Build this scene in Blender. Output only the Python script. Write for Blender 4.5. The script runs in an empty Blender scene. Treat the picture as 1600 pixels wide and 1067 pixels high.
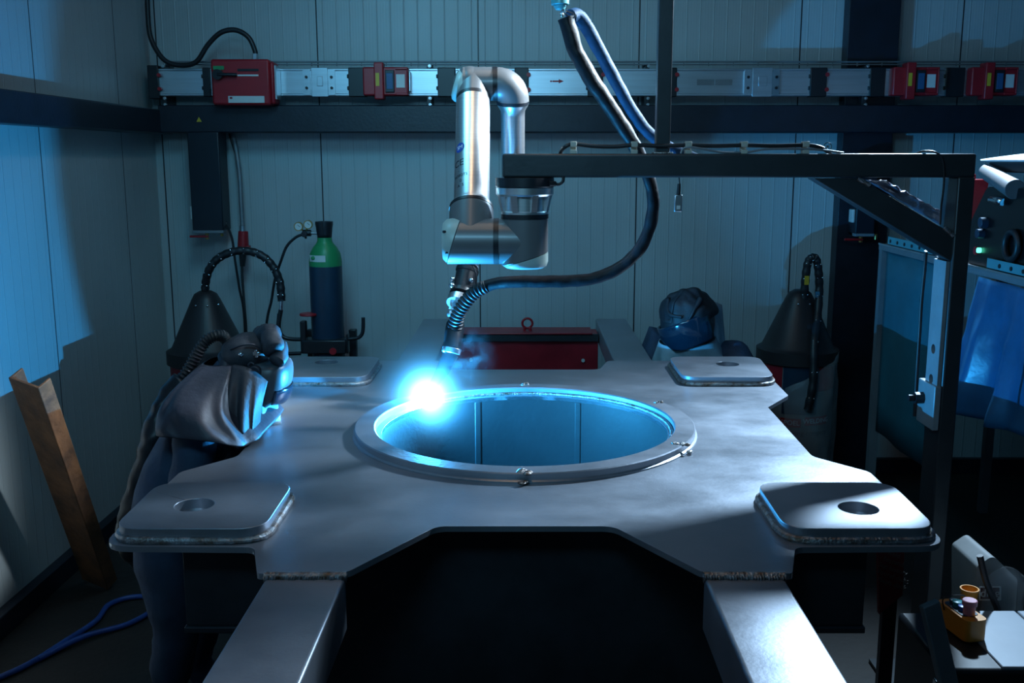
import bpy, bmesh, math, random
from mathutils import Vector as V, Matrix as M, noise
random.seed(4)
S = bpy.context.scene
COL = S.collection
R = math.radians

# ------------------------------------------------------------------ camera
FPX, PCX, PCY, PITCH, CAMZ = 1565.0, 820.0, 533.5, R(10.4), 1.8
cd = bpy.data.cameras.new('camera')
cam = bpy.data.objects.new('camera', cd)
COL.objects.link(cam)
cam.location = (0, 0, CAMZ)
cam.rotation_euler = (R(90) - PITCH, 0, 0)
cd.sensor_width = 36
cd.lens = 36 * FPX / 1600
cd.shift_x = -20 / 1600
cd.clip_start = 0.02
S.camera = cam


def ray(px, py):
    a = (px - PCX) / FPX
    b = -(py - PCY) / FPX
    return V((a, math.cos(PITCH) + b * math.sin(PITCH), -math.sin(PITCH) + b * math.cos(PITCH)))


def P(px, py, Y):
    """the point of the room seen at a pixel of the photo, at distance Y"""
    r = ray(px, py)
    t = Y / r.y
    return V((r.x * t, Y, CAMZ + r.z * t))


def PX(px, py, X):
    r = ray(px, py)
    t = X / r.x
    return V((X, r.y * t, CAMZ + r.z * t))


def PZ(px, py, z):
    r = ray(px, py)
    t = (z - CAMZ) / r.z
    return V((r.x * t, r.y * t, z))


# ------------------------------------------------------------------ world, lights, exposure
S.view_settings.view_transform = 'Standard'
S.view_settings.look = 'None'
S.view_settings.gamma = 1
S.view_settings.use_curve_mapping = False
S.view_settings.exposure = 0.0
w = bpy.data.worlds.new('world')
S.world = w
w.use_nodes = True
w.node_tree.nodes['Background'].inputs[0].default_value = (0.10, 0.35, 0.55, 1)
w.node_tree.nodes['Background'].inputs[1].default_value = 0.02


def lamp(name, kind, loc, target, energy, color, **kw):
    d = bpy.data.lights.new(name, kind)
    d.energy = energy
    d.color = color
    for k, v in kw.items():
        setattr(d, k, v)
    o = bpy.data.objects.new(name, d)
    COL.objects.link(o)
    o.location = loc
    if target is not None:
        o.rotation_euler = (V(target) - V(loc)).to_track_quat('-Z', 'Y').to_euler()
    return o


lamp('key_lamp', 'SPOT', (1.9, 4.6, 2.72), (0.75, 1.8, 0.95), 720, (0.52, 0.76, 1.0), spot_size=R(92), spot_blend=1.0, shadow_soft_size=0.07)
lamp('side_lamp', 'AREA', (2.1, 3.9, 3.4), (-0.10, 3.4, 1.85), 11, (0.70, 0.87, 1.0), shape='DISK', size=0.5, spread=R(17))
for _x in (-0.33, -0.17):      # the twin tube ceiling light above the robot
    lamp('ceiling_tube', 'AREA', (_x, 2.9, 3.85), (_x, 2.9, 0), 3.0, (1.0, 0.64, 0.32), shape='RECTANGLE', size=0.03, size_y=1.9)
lamp('wall_fill', 'AREA', (-0.85, 3.3, 3.05), (0.10, 5.6, 0.8), 9.5, (0.16, 0.66, 1.0), shape='RECTANGLE', size=0.5, size_y=0.5, spread=R(125))  # added teal fill that brightens the back wall
lamp('room_fill', 'AREA', (-0.5, 0.7, 2.8), (0.1, 5.6, 1.2), 7, (0.25, 0.68, 1.0), shape='RECTANGLE', size=0.9, size_y=0.5, spread=R(90))
ARC = V((-0.338, 3.385, 0.984))

# ------------------------------------------------------------------ helpers
MATS = {}


def nd(nt, t, **kw):
    n = nt.nodes.new(t)
    for k, v in kw.items():
        if hasattr(n, k) and not k.startswith('i_'):
            setattr(n, k, v)
    return n


def mat(name, col, metal=0.0, rough=0.5, var=0.15, scale=6.0, bump=0.0, bscale=60.0, rvar=0.0, emit=None, estr=0, col2=None, coat=0, aniso=0, trans=0, alpha=1, stretch=None):
    m = bpy.data.materials.new(name)
    m.use_nodes = True
    nt = m.node_tree
    b = nt.nodes['Principled BSDF']
    b.inputs['Metallic'].default_value = metal
    b.inputs['Roughness'].default_value = rough
    if coat:
        b.inputs['Coat Weight'].default_value = coat
        b.inputs['Coat Roughness'].default_value = 0.15
    if trans:
        b.inputs['Transmission Weight'].default_value = trans
    if alpha < 1:
        b.inputs['Alpha'].default_value = alpha
    tc = nd(nt, 'ShaderNodeTexCoord')
    src = tc.outputs['Object']
    if stretch:
        mp = nd(nt, 'ShaderNodeMapping')
        mp.inputs['Scale'].default_value = stretch
        nt.links.new(src, mp.inputs['Vector'])
        src = mp.outputs['Vector']
    n = nd(nt, 'ShaderNodeTexNoise')
    n.inputs['Scale'].default_value = scale
    n.inputs['Detail'].default_value = 8
    n.inputs['Roughness'].default_value = 0.6
    nt.links.new(src, n.inputs['Vector'])
    rp = nd(nt, 'ShaderNodeValToRGB')
    c2 = col2 or tuple(c * (1 - var) for c in col)
    c1 = tuple(min(1, c * (1 + var)) for c in col) if not col2 else col
    rp.color_ramp.elements[0].position = 0.35
    rp.color_ramp.elements[1].position = 0.65
    rp.color_ramp.elements[0].color = (*c2, 1)
    rp.color_ramp.elements[1].color = (*c1, 1)
    nt.links.new(n.outputs['Fac'], rp.inputs['Fac'])
    nt.links.new(rp.outputs['Color'], b.inputs['Base Color'])
    if rvar:
        mr = nd(nt, 'ShaderNodeMapRange')
        mr.inputs['From Min'].default_value = 0.3
        mr.inputs['From Max'].default_value = 0.7
        mr.inputs['To Min'].default_value = rough - rvar
        mr.inputs['To Max'].default_value = rough + rvar
        nt.links.new(n.outputs['Fac'], mr.inputs['Value'])
        nt.links.new(mr.outputs['Result'], b.inputs['Roughness'])
    if bump:
        n2 = nd(nt, 'ShaderNodeTexNoise')
        n2.inputs['Scale'].default_value = bscale
        n2.inputs['Detail'].default_value = 5
        nt.links.new(tc.outputs['Object'], n2.inputs['Vector'])
        bp = nd(nt, 'ShaderNodeBump')
        bp.inputs['Strength'].default_value = bump
        bp.inputs['Distance'].default_value = 0.01
        nt.links.new(n2.outputs['Fac'], bp.inputs['Height'])
        nt.links.new(bp.outputs['Normal'], b.inputs['Normal'])
    if emit:
        b.inputs['Emission Color'].default_value = (*emit, 1)
        b.inputs['Emission Strength'].default_value = estr
    if name.startswith('sleeve_l') or name.startswith('sleeve_b'):
        b.inputs['Specular IOR Level'].default_value = 0.2
    MATS[name] = m
    return m


def wall_mat(name, axis, col, off, period):
    """profiled sandwich panel: fine vertical ribs, a dark joint every panel width"""
    m = bpy.data.materials.new(name)
    m.use_nodes = True
    nt = m.node_tree
    L = nt.links.new
    b = nt.nodes['Principled BSDF']
    b.inputs['Roughness'].default_value = 0.42
    tc = nd(nt, 'ShaderNodeTexCoord')
    sp = nd(nt, 'ShaderNodeSeparateXYZ')
    L(tc.outputs['Object'], sp.inputs[0])
    c = sp.outputs[axis]

    def mth(op, a, bb=None):
        n = nd(nt, 'ShaderNodeMath', operation=op)
        for i, v in enumerate((a, bb)):
            if v is None:
                continue
            if isinstance(v, (int, float)):
                n.inputs[i].default_value = v
            else:
                L(v, n.inputs[i])
        return n.outputs[0]
    # joints
    s = mth('SUBTRACT', c, off)
    d = mth('ABSOLUTE', mth('SUBTRACT', mth('FLOORED_MODULO', mth('ADD', s, period / 2), period), period / 2))
    joint = mth('LESS_THAN', d, 0.0035)
    # ribs: narrow ridge lines every 73 mm, plus fine lines
    rp_ = period / 12
    r = mth('ABSOLUTE', mth('SUBTRACT', mth('FLOORED_MODULO', s, rp_), rp_ / 2))
    ridge = mth('SMOOTH_MIN', mth('MULTIPLY', r, 250.0), 1.0)
    fine = mth('MULTIPLY', mth('SINE', mth('MULTIPLY', s, 420.0)), 0.06)
    h = mth('ADD', mth('SUBTRACT', fine, ridge), mth('MULTIPLY', joint, -1.5))
    bp = nd(nt, 'ShaderNodeBump')
    bp.inputs['Strength'].default_value = 0.85
    bp.inputs['Distance'].default_value = 0.002
    L(h, bp.inputs['Height'])
    L(bp.outputs['Normal'], b.inputs['Normal'])
    n = nd(nt, 'ShaderNodeTexNoise')
    n.inputs['Scale'].default_value = 2.0
    n.inputs['Detail'].default_value = 6
    L(tc.outputs['Object'], n.inputs['Vector'])
    rp = nd(nt, 'ShaderNodeValToRGB')
    rp.color_ramp.elements[0].color = (*[x * 0.85 for x in col], 1)
    rp.color_ramp.elements[1].color = (*[x * 1.1 for x in col], 1)
    L(n.outputs['Fac'], rp.inputs['Fac'])
    mx = nd(nt, 'ShaderNodeMix', data_type='RGBA')
    L(joint, mx.inputs[0])
    L(rp.outputs['Color'], mx.inputs[6])
    mx.inputs[7].default_value = (0.02, 0.02, 0.025, 1)
    L(mx.outputs[2], b.inputs['Base Color'])
    MATS[name] = m
    return m


def wm(o):
    if o is None:
        return M.Identity(4)
    m = M.LocRotScale(o.location, o.rotation_euler, None)
    return (wm(o.parent) @ m) if o.parent else m


def bm_new():
    return bmesh.new()


def obj(name, bm, m, parent=None, smooth=True, bevel=0, sub=0, label=None, ang=0.7, solid=0):
    bmesh.ops.recalc_face_normals(bm, faces=bm.faces[:]) if bm.faces else None
    me = bpy.data.meshes.new(name)
    o = bpy.data.objects.new(name, me)
    COL.objects.link(o)
    if parent is not None:
        o.parent = parent
        bmesh.ops.transform(bm, matrix=wm(parent).inverted(), verts=bm.verts[:])
    else:
        xs = [v.co for v in bm.verts]
        lo = V((min(c.x for c in xs), min(c.y for c in xs), min(c.z for c in xs)))
        hi = V((max(c.x for c in xs), max(c.y for c in xs), max(c.z for c in xs)))
        c = V(((lo.x + hi.x) / 2, (lo.y + hi.y) / 2, lo.z))
        bmesh.ops.translate(bm, vec=-c, verts=bm.verts[:])
        o.location = c
    if smooth:
        for f in bm.faces:
            f.smooth = True
        for e in bm.edges:
            if len(e.link_faces) == 2 and e.calc_face_angle(0) > ang:
                e.smooth = False
    bm.to_mesh(me)
    bm.free()
    me.materials.append(MATS[m] if isinstance(m, str) else m)
    if solid:
        md = o.modifiers.new('solid', 'SOLIDIFY')
        md.thickness = solid
        md.offset = 0
    if bevel:
        md = o.modifiers.new('bevel', 'BEVEL')
        md.width = bevel
        md.segments = 2
        md.limit_method = 'ANGLE'
    if sub:
        md = o.modifiers.new('sub', 'SUBSURF')
        md.levels = sub
        md.render_levels = sub
    if label:
        o['label'] = label
    return o


def thing(name, label, cat, loc=(0, 0, 0), rotz=0, group=None):
    o = bpy.data.objects.new(name, None)
    COL.objects.link(o)
    o.empty_display_size = 0.1
    o.location = loc
    o.rotation_euler = (0, 0, rotz)
    return tag(o, label, cat, group)


def tag(o, label, cat, group=None):
    o['label'] = label
    o['category'] = cat
    if group:
        o['group'] = group
    return o


def struct(name, bm, m, **kw):
    o = obj(name, bm, m, **kw)
    o['kind'] = 'structure'
    return o


def box(bm, lo, hi, rot=None, c=None):
    lo, hi = V(lo), V(hi)
    mid = (lo + hi) / 2
    s = hi - lo
    mt = M.Translation(mid) @ (rot.to_4x4() if rot else M.Identity(4)) @ M.Diagonal((*[abs(x) for x in s], 1))
    return bmesh.ops.create_cube(bm, size=1, matrix=mt)['verts']


def boxc(bm, c, s, rot=None):
    mt = M.Translation(V(c)) @ (rot.to_4x4() if rot else M.Identity(4)) @ M.Diagonal((*s, 1))
    return bmesh.ops.create_cube(bm, size=1, matrix=mt)['verts']


def frame(d):
    d = V(d).normalized()
    return d.to_track_quat('Z', 'Y').to_matrix()


def cyl(bm, p0, p1, r0, r1=None, seg=32):
    p0, p1 = V(p0), V(p1)
    r1 = r0 if r1 is None else r1
    h = (p1 - p0).length
    mt = M.Translation((p0 + p1) / 2) @ frame(p1 - p0).to_4x4()
    return bmesh.ops.create_cone(bm, cap_ends=True, segments=seg, radius1=r0, radius2=r1, depth=h, matrix=mt)['verts']


def ell(bm, c, rad, rot=None, u=24, v=16):
    mt = M.Translation(V(c)) @ (rot.to_4x4() if rot else M.Identity(4)) @ M.Diagonal((*rad, 1))
    return bmesh.ops.create_uvsphere(bm, u_segments=u, v_segments=v, radius=1, matrix=mt)['verts']


def lathe(bm, prof, mt=None, seg=40, close=True):
    """prof: (r, z) list; mt places the z axis"""
    mt = mt or M.Identity(4)
    rings = []
    for r, z in prof:
        rings.append([bm.verts.new(mt @ V((r * math.cos(2 * math.pi * i / seg), r * math.sin(2 * math.pi * i / seg), z))) for i in range(seg)])
    for a, b in zip(rings, rings[1:]):
        for i in range(seg):
            bm.faces.new((a[i], a[(i + 1) % seg], b[(i + 1) % seg], b[i]))
    if close:
        if prof[0][0] > 1e-5:
            bm.faces.new(rings[0][::-1])
        if prof[-1][0] > 1e-5:
            bm.faces.new(rings[-1])


def axis_m(p0, d):
    return M.Translation(V(p0)) @ frame(d).to_4x4()


def cat(pts, n=8):
    pts = [V(p) for p in pts]
    if len(pts) < 3:
        return pts
    out = []
    ext = [pts[0] * 2 - pts[1]] + pts + [pts[-1] * 2 - pts[-2]]
    for i in range(1, len(ext) - 2):
        a, b, c, d = ext[i - 1:i + 3]
        for k in range(n):
            t = k / n
            out.append(0.5 * ((2 * b) + (c - a) * t + (2 * a - 5 * b + 4 * c - d) * t * t + (3 * b - a - 3 * c + d) * t ** 3))
    out.append(pts[-1])
    return out


def tube(bm, pts, r, seg=10, smooth=8, rfun=None, flat=None, crumple=0.0):
    """sweep along a smoothed path; r a number or a function of t; flat = (width factor, thickness factor)"""
    p = cat(pts, smooth) if smooth > 1 else [V(q) for q in pts]
    n = len(p)
    up = None
    rings = []
    for i in range(n):
        d = (p[min(i + 1, n - 1)] - p[max(i - 1, 0)]).normalized()
        if up is None:
            up = d.orthogonal().normalized() if flat is None else (V((0, 1, 0)) - d * d.y).normalized()
        up = (up - d * up.dot(d)).normalized()
        sd = d.cross(up)
        t = i / max(1, n - 1)
        rr = rfun(t) if rfun else r
        fx, fy = flat or (1, 1)
        ring = []
        for k in range(seg):
            a = 2 * math.pi * k / seg
            q = sd * math.cos(a) * rr * fx + up * math.sin(a) * rr * fy
            c = p[i] + q
            if crumple:
                c = c + q.normalized() * noise.noise(c * 28) * crumple
            ring.append(bm.verts.new(c))
        rings.append(ring)
    for a, b in zip(rings, rings[1:]):
        for k in range(seg):
            bm.faces.new((a[k], a[(k + 1) % seg], b[(k + 1) % seg], b[k]))
    bm.faces.new(rings[0][::-1])
    bm.faces.new(rings[-1])


def rpoly(corners, n=6):
    """rounded polygon from (x, y, radius) corners"""
    out = []
    N = len(corners)
    for i in range(N):
        p = V(corners[i][:2])
        r = corners[i][2]
        if r <= 0:
            out.append(p)
            continue
        a = (V(corners[i - 1][:2]) - p)
        b = (V(corners[(i + 1) % N][:2]) - p)
        la, lb = a.length, b.length
        a.normalize()
        b.normalize()
        th = a.angle(b)
        t = min(r / math.tan(th / 2), la * 0.49, lb * 0.49)
        p0, p1 = p + a * t, p + b * t
        for k in range(n + 1):
            s = k / n
            out.append((1 - s) ** 2 * p0 + 2 * s * (1 - s) * p + s * s * p1)
    return out


def circ(cx, cy, r, n=48):
    return [V((cx + r * math.cos(2 * math.pi * i / n), cy + r * math.sin(2 * math.pi * i / n))) for i in range(n)]


def prism(bm, outlines, z0, z1, mt=None):
    """flat plate with holes"""
    cu = bpy.data.curves.new('tmp', 'CURVE')
    cu.dimensions = '2D'
    cu.fill_mode = 'BOTH'
    cu.extrude = (z1 - z0) / 2
    for o in outlines:
        s = cu.splines.new('POLY')
        s.points.add(len(o) - 1)
        for i, p in enumerate(o):
            s.points[i].co = (p[0], p[1], 0, 1)
        s.use_cyclic_u = True
    ob = bpy.data.objects.new('tmp', cu)
    COL.objects.link(ob)
    dg = bpy.context.evaluated_depsgraph_get()
    me = bpy.data.meshes.new_from_object(ob.evaluated_get(dg))
    bpy.data.objects.remove(ob)
    bpy.data.curves.remove(cu)
    t = bmesh.new()
    t.from_mesh(me)
    bmesh.ops.remove_doubles(t, verts=t.verts[:], dist=1e-5)
    bmesh.ops.transform(t, matrix=(mt or M.Identity(4)) @ M.Translation((0, 0, (z0 + z1) / 2)), verts=t.verts[:])
    t.to_mesh(me)
    t.free()
    bm.from_mesh(me)
    bpy.data.meshes.remove(me)


def text_bm(s, size, mt, ext=0.0004, bend=None):
    cu = bpy.data.curves.new('tmp', 'FONT')
    cu.body = s
    cu.size = size
    cu.extrude = ext
    cu.align_x = 'CENTER'
    cu.align_y = 'CENTER'
    ob = bpy.data.objects.new('tmp', cu)
    COL.objects.link(ob)
    dg = bpy.context.evaluated_depsgraph_get()
    me = bpy.data.meshes.new_from_object(ob.evaluated_get(dg))
    bpy.data.objects.remove(ob)
    bpy.data.curves.remove(cu)
    t = bmesh.new()
    t.from_mesh(me)
    bpy.data.meshes.remove(me)
    if bend:
        bend(t)
    bmesh.ops.transform(t, matrix=mt, verts=t.verts[:])
    return t


def grid(bm, f, nu, nv):
    vs = [[bm.verts.new(f(i / nu, j / nv)) for j in range(nv + 1)] for i in range(nu + 1)]
    for i in range(nu):
        for j in range(nv):
            bm.faces.new((vs[i][j], vs[i + 1][j], vs[i + 1][j + 1], vs[i][j + 1]))


def loft(bm, rings, cap=True):
    vs = [[bm.verts.new(p) for p in r] for r in rings]
    n = len(vs[0])
    for a, b in zip(vs, vs[1:]):
        for k in range(n):
            bm.faces.new((a[k], a[(k + 1) % n], b[(k + 1) % n], b[k]))
    if cap:
        bm.faces.new(vs[0][::-1])
        bm.faces.new(vs[-1])


def halve(bm, co, no, keep_pos):
    g = bm.verts[:] + bm.edges[:] + bm.faces[:]
    r = bmesh.ops.bisect_plane(bm, geom=g, plane_co=V(co), plane_no=V(no), clear_outer=not keep_pos, clear_inner=keep_pos)
    ed = [e for e in r['geom_cut'] if isinstance(e, bmesh.types.BMEdge)]
    if ed:
        bmesh.ops.holes_fill(bm, edges=ed)


def skin(name, m, pts, edges, root, parent, sub=2, disp=0.0):
    """one continuous body: pts = {name: (co, radius)}; grown by a Skin modifier, then applied"""
    keys = list(pts)
    me = bpy.data.meshes.new('tmp')
    me.from_pydata([tuple(pts[k][0]) for k in keys], [(keys.index(a), keys.index(b)) for a, b in edges], [])
    ob = bpy.data.objects.new('tmp', me)
    COL.objects.link(ob)
    sk = ob.modifiers.new('skin', 'SKIN')
    sk.use_smooth_shade = True
    sk.branch_smoothing = 0.6
    for i, k in enumerate(keys):
        r = pts[k][1]
        me.skin_vertices[0].data[i].radius = r if isinstance(r, tuple) else (r, r)
        me.skin_vertices[0].data[i].use_root = (k == root)
    sb = ob.modifiers.new('sub', 'SUBSURF')
    sb.levels = sub
    sb.render_levels = sub
    dg = bpy.context.evaluated_depsgraph_get()
    em = bpy.data.meshes.new_from_object(ob.evaluated_get(dg))
    bpy.data.objects.remove(ob)
    bpy.data.meshes.remove(me)
    bm = bmesh.new()
    bm.from_mesh(em)
    bpy.data.meshes.remove(em)
    if disp:
        bm.normal_update()
        for v in bm.verts:
            v.co += v.normal * noise.fractal(v.co * 9, 0.8, 2.0, 3) * disp
    return obj(name, bm, m, parent, ang=3)


# ------------------------------------------------------------------ materials
wall_mat('panel_back', 0, (0.42, 0.47, 0.48), -0.433, 0.868)
wall_mat('panel_left', 1, (0.42, 0.45, 0.45), 0.12, 0.868)
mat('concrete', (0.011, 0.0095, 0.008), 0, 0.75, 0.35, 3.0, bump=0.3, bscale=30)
mat('ceiling_paint', (0.25, 0.27, 0.28), 0, 0.8)
mat('beam_paint', (0.008, 0.012, 0.022), 0, 0.42, 0.2, 12, bump=0.08)
mat('mill_steel', (0.345, 0.365, 0.41), 0.72, 0.42, 0.13, 2.6, bump=0.04, bscale=90, rvar=0.08, stretch=(1.3, 1.6, 1))
mat('mill_steel_edge', (0.16, 0.17, 0.20), 0.75, 0.42, 0.25, 8, bump=0.1)
mat('bright_bore', (0.75, 0.78, 0.8), 1.0, 0.16, 0.08, 4, stretch=(60, 60, 1))
mat('weld_bead', (0.52, 0.53, 0.55), 0.9, 0.3, 0.35, 40, bump=0.5, bscale=160, col2=(0.20, 0.13, 0.09))
mat('web_steel', (0.05, 0.055, 0.065), 0.5, 0.5, 0.25, 5, bump=0.05)
mat('drum_steel', (0.014, 0.016, 0.018), 0.0, 0.55, 0.15, 6, bump=0.06)
mat('brushed_alu', (0.82, 0.82, 0.82), 0.95, 0.30, 0.05, 5, stretch=(1, 1, 30))
mat('robot_grey', (0.15, 0.15, 0.155), 0.25, 0.42, 0.06, 5, coat=0.2)
mat('robot_lid', (0.42, 0.52, 0.49), 0.0, 0.38, 0.06, 5)
mat('robot_black', (0.01, 0.012, 0.016), 0, 0.4)
mat('ink_black', (0.015, 0.02, 0.03), 0, 0.5)
mat('ink_blue', (0.02, 0.07, 0.35), 0, 0.4)
mat('ink_white', (0.8, 0.82, 0.84), 0, 0.5, 0.02)
mat('frame_paint', (0.045, 0.052, 0.058), 0.35, 0.36, 0.12, 8, bump=0.04)
mat('chrome', (0.75, 0.77, 0.8), 1.0, 0.18, 0.05)
mat('zinc', (0.52, 0.55, 0.58), 0.9, 0.32, 0.12, 10)
mat('rail_alu', (0.55, 0.62, 0.68), 0.85, 0.35, 0.06, 3, stretch=(1, 20, 20))
mat('rubber', (0.012, 0.013, 0.016), 0, 0.45, 0.2, 20)
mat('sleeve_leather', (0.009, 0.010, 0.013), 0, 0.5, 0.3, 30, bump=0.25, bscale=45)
mat('sleeve_blue_lit', (0.012, 0.045, 0.10), 0, 0.6, 0.3, 30, bump=0.25, bscale=45)  # same sleeve leather, with the arc's blue light put into its colour
mat('red_plastic', (0.35, 0.012, 0.02), 0, 0.38, 0.1)
mat('red_steel', (0.28, 0.012, 0.022), 0.0, 0.42, 0.2, 8)
mat('white_label', (0.62, 0.64, 0.62), 0, 0.5, 0.08)
mat('yellow_label', (0.62, 0.42, 0.03), 0, 0.5, 0.08)
mat('beige_clip', (0.42, 0.40, 0.34), 0, 0.55, 0.1)
mat('black_plastic', (0.010, 0.012, 0.016), 0, 0.38, 0.15)
mat('blue_window', (0.03, 0.10, 0.22), 0, 0.2, 0.1)
mat('green_paint', (0.02, 0.26, 0.09), 0, 0.4, 0.1)
mat('navy_paint', (0.012, 0.035, 0.065), 0.0, 0.35, 0.15)
mat('brass', (0.55, 0.36, 0.12), 0.9, 0.3, 0.1)
mat('hood_plastic', (0.022, 0.018, 0.020), 0, 0.45, 0.15)
mat('cardboard_white', (0.20, 0.21, 0.21), 0, 0.7, 0.15, 4)
mat('clear_bag', (0.55, 0.58, 0.60), 0, 0.25, 0.15, 9, bump=0.6, bscale=18, trans=0.2, alpha=0.22)
mat('leather_grey', (0.027, 0.029, 0.042), 0, 0.5, 0.15, 9, bump=0.2, bscale=40)
mat('hood_cloth', (0.035, 0.036, 0.045), 0, 0.62, 0.15, 12, bump=0.2, bscale=55)
mat('navy_cloth', (0.025, 0.05, 0.095), 0, 0.75, 0.2, 12, bump=0.2, bscale=60)
mat('curtain_cloth', (0.34, 0.46, 0.52), 0, 0.6, 0.12, 10, bump=0.15, bscale=40)
mat('helmet_shell', (0.075, 0.08, 0.09), 0, 0.38, 0.08)
mat('visor', (0.006, 0.022, 0.038), 0, 0.10, 0.02, coat=0.6)
mat('skin_shade', (0.4, 0.25, 0.18), 0, 0.6)
mat('rust', (0.20, 0.085, 0.035), 0.1, 0.75, 0.4, 9, bump=0.5, bscale=30, col2=(0.06, 0.028, 0.016))
mat('blue_hose', (0.015, 0.06, 0.25), 0, 0.4)
mat('blue_sheet', (0.012, 0.10, 0.22), 0, 0.28, 0.2, 5, bump=0.2, bscale=14)
mat('teal_sheet', (0.02, 0.13, 0.17), 0, 0.5, 0.1)
mat('teal_metal', (0.10, 0.34, 0.38), 0.3, 0.45, 0.1)
mat('grey_steel', (0.20, 0.22, 0.24), 0.4, 0.5, 0.1)
mat('orange_plastic', (0.62, 0.24, 0.02), 0, 0.38, 0.1)
mat('teal_button', (0.02, 0.30, 0.32), 0, 0.35)
mat('blue_button', (0.02, 0.12, 0.45), 0, 0.35)
mat('mushroom_button', (0.50, 0.20, 0.26), 0, 0.4)
mat('white_paint', (0.24, 0.28, 0.33), 0, 0.42, 0.06)
mat('white_card', (0.55, 0.57, 0.58), 0, 0.6, 0.05)
mat('dark_film', (0.10, 0.11, 0.15), 0, 0.25, 0.2, 10, bump=0.5, bscale=20)
mat('maroon', (0.10, 0.008, 0.016), 0, 0.6)
mat('feeder_black', (0.0025, 0.003, 0.004), 0, 0.3)
mat('sleeve_zinc', (0.30, 0.33, 0.35), 0.3, 0.4)
mat('card_dark', (0.12, 0.12, 0.125), 0, 0.6)
mat('faint_print', (0.10, 0.09, 0.09), 0, 0.6)
mat('hood_black', (0.014, 0.014, 0.018), 0, 0.6, 0.15, 12, bump=0.2, bscale=55)
mat('led_green', (0.1, 0.8, 0.4), 0, 0.4, emit=(0.1, 1.0, 0.6), estr=3)

# ------------------------------------------------------------------ room shell
WY, WX = 5.6, -2.03
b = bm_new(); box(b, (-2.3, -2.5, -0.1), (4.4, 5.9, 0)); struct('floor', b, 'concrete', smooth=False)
b = bm_new(); box(b, (-2.3, WY, 0), (4.4, WY + 0.12, 4.0)); o = struct('wall_back', b, 'panel_back', smooth=False)
b = bm_new(); box(b, (WX - 0.12, -2.5, 0), (WX, WY, 4.0)); struct('wall_left', b, 'panel_left', smooth=False)
b = bm_new(); box(b, (4.0, -2.5, 0), (4.12, WY, 4.0)); struct('wall_right', b, 'ceiling_paint', smooth=False)
b = bm_new(); box(b, (-2.3, -2.5, 4.0), (4.4, 5.9, 4.1)); struct('ceiling', b, 'ceiling_paint', smooth=False)


def ibeam(bm, p0, p1, wid, hgt, t=0.012, up=V((0, 0, 1))):
    p0, p1 = V(p0), V(p1)
    d = (p1 - p0).normalized()
    side = d.cross(up).normalized()
    rot = M((side, up, d)).transposed()
    L = (p1 - p0).length
    mid = (p0 + p1) / 2
    boxc(bm, mid + up * (hgt / 2 - t / 2), (wid, t, L), rot)
    boxc(bm, mid - up * (hgt / 2 - t / 2), (wid, t, L), rot)
    boxc(bm, mid, (t, hgt - 2 * t + 0.001, L), rot)


# wall beams (box girts) and columns
zt, zb = 2.072, 1.930
b = bm_new(); box(b, (-1.93, 5.40, zb), (4.0, 5.595, zt)); struct('trim_1', b, 'beam_paint', bevel=0.006)
b = bm_new(); box(b, (WX + 0.005, -2.4, 1.925), (WX + 0.11, 5.595, 2.05)); struct('trim_2', b, 'beam_paint', bevel=0.006)
b = bm_new(); box(b, (1.71, 5.50, 0), (1.98, 5.598, 3.995)); struct('trim_3', b, 'beam_paint', bevel=0.003)
b = bm_new(); box(b, (WX + 0.001, 2.0, 0), (WX + 0.05, 5.59, 0.09)); struct('baseboard_left', b, 'beam_paint', bevel=0.003)
b = bm_new(); box(b, (-1.97, 5.56, 0), (4.0, 5.599, 0.09)); struct('baseboard_back', b, 'beam_paint', bevel=0.003)

# ------------------------------------------------------------------ busbar trunking on the back wall
YT = 5.42


def rx(px, py=128, Y=YT):
    return P(px, py, Y).x


z0t, z1t = P(820, 150, YT).z, P(820, 107, YT).z
tr = thing('busbar_trunking', 'long silver busbar trunking with black joints running along the back wall', 'cable trunking', (0, 5.5, z0t))
b = bm_new()
box(b, (rx(248), YT, z0t), (3.6, 5.485, z1t))
box(b, (rx(248), YT - 0.006, z1t - 0.012), (3.6, YT, z1t))
box(b, (rx(248), YT - 0.006, z0t), (3.6, YT, z0t + 0.012))
obj('rail', b, 'rail_alu', tr, bevel=0.003)
b = bm_new(); box(b, (rx(233), YT - 0.02, z0t - 0.015), (rx(250), 5.49, z1t + 0.015)); obj('end_cap', b, 'black_plastic', tr, bevel=0.004)
for (x0, x1, rt) in ((318, 330, 0), (545, 572, 0), (684, 712, 0), (804, 826, 1), (918, 942, 1), (1044, 1057, 1), (1265, 1291, 1), (1358, 1382, 0), (1476, 1506, 0)):
    b = bm_new()
    box(b, (rx(x0), YT - 0.014, z0t - 0.004), (rx(x1), YT + 0.05, z1t + 0.004))
    box(b, (rx(x0) - 0.008, YT - 0.012, z0t + 0.03), (rx(x0) + 0.004, YT + 0.03, z0t + 0.05))
    box(b, (rx(x0) - 0.008, YT - 0.012, z1t - 0.05), (rx(x0) + 0.004, YT + 0.03, z1t - 0.03))
    j = obj('joint_block', b, 'black_plastic', tr, bevel=0.004)
    if rt:
        for zz in (z0t + 0.032, z1t - 0.032):
            b = bm_new()
            cyl(b, (rx(x1), YT - 0.018, zz), (rx(x1), YT + 0.01, zz), 0.011, seg=16)
            obj('red_tab', b, 'red_plastic', j)
for zz in (z0t + 0.035, z1t - 0.035):
    b = bm_new()
    cyl(b, (rx(251), YT - 0.026, zz), (rx(251), YT - 0.006, zz), 0.010, seg=16)
    obj('red_tab', b, 'red_plastic', tr)
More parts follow.
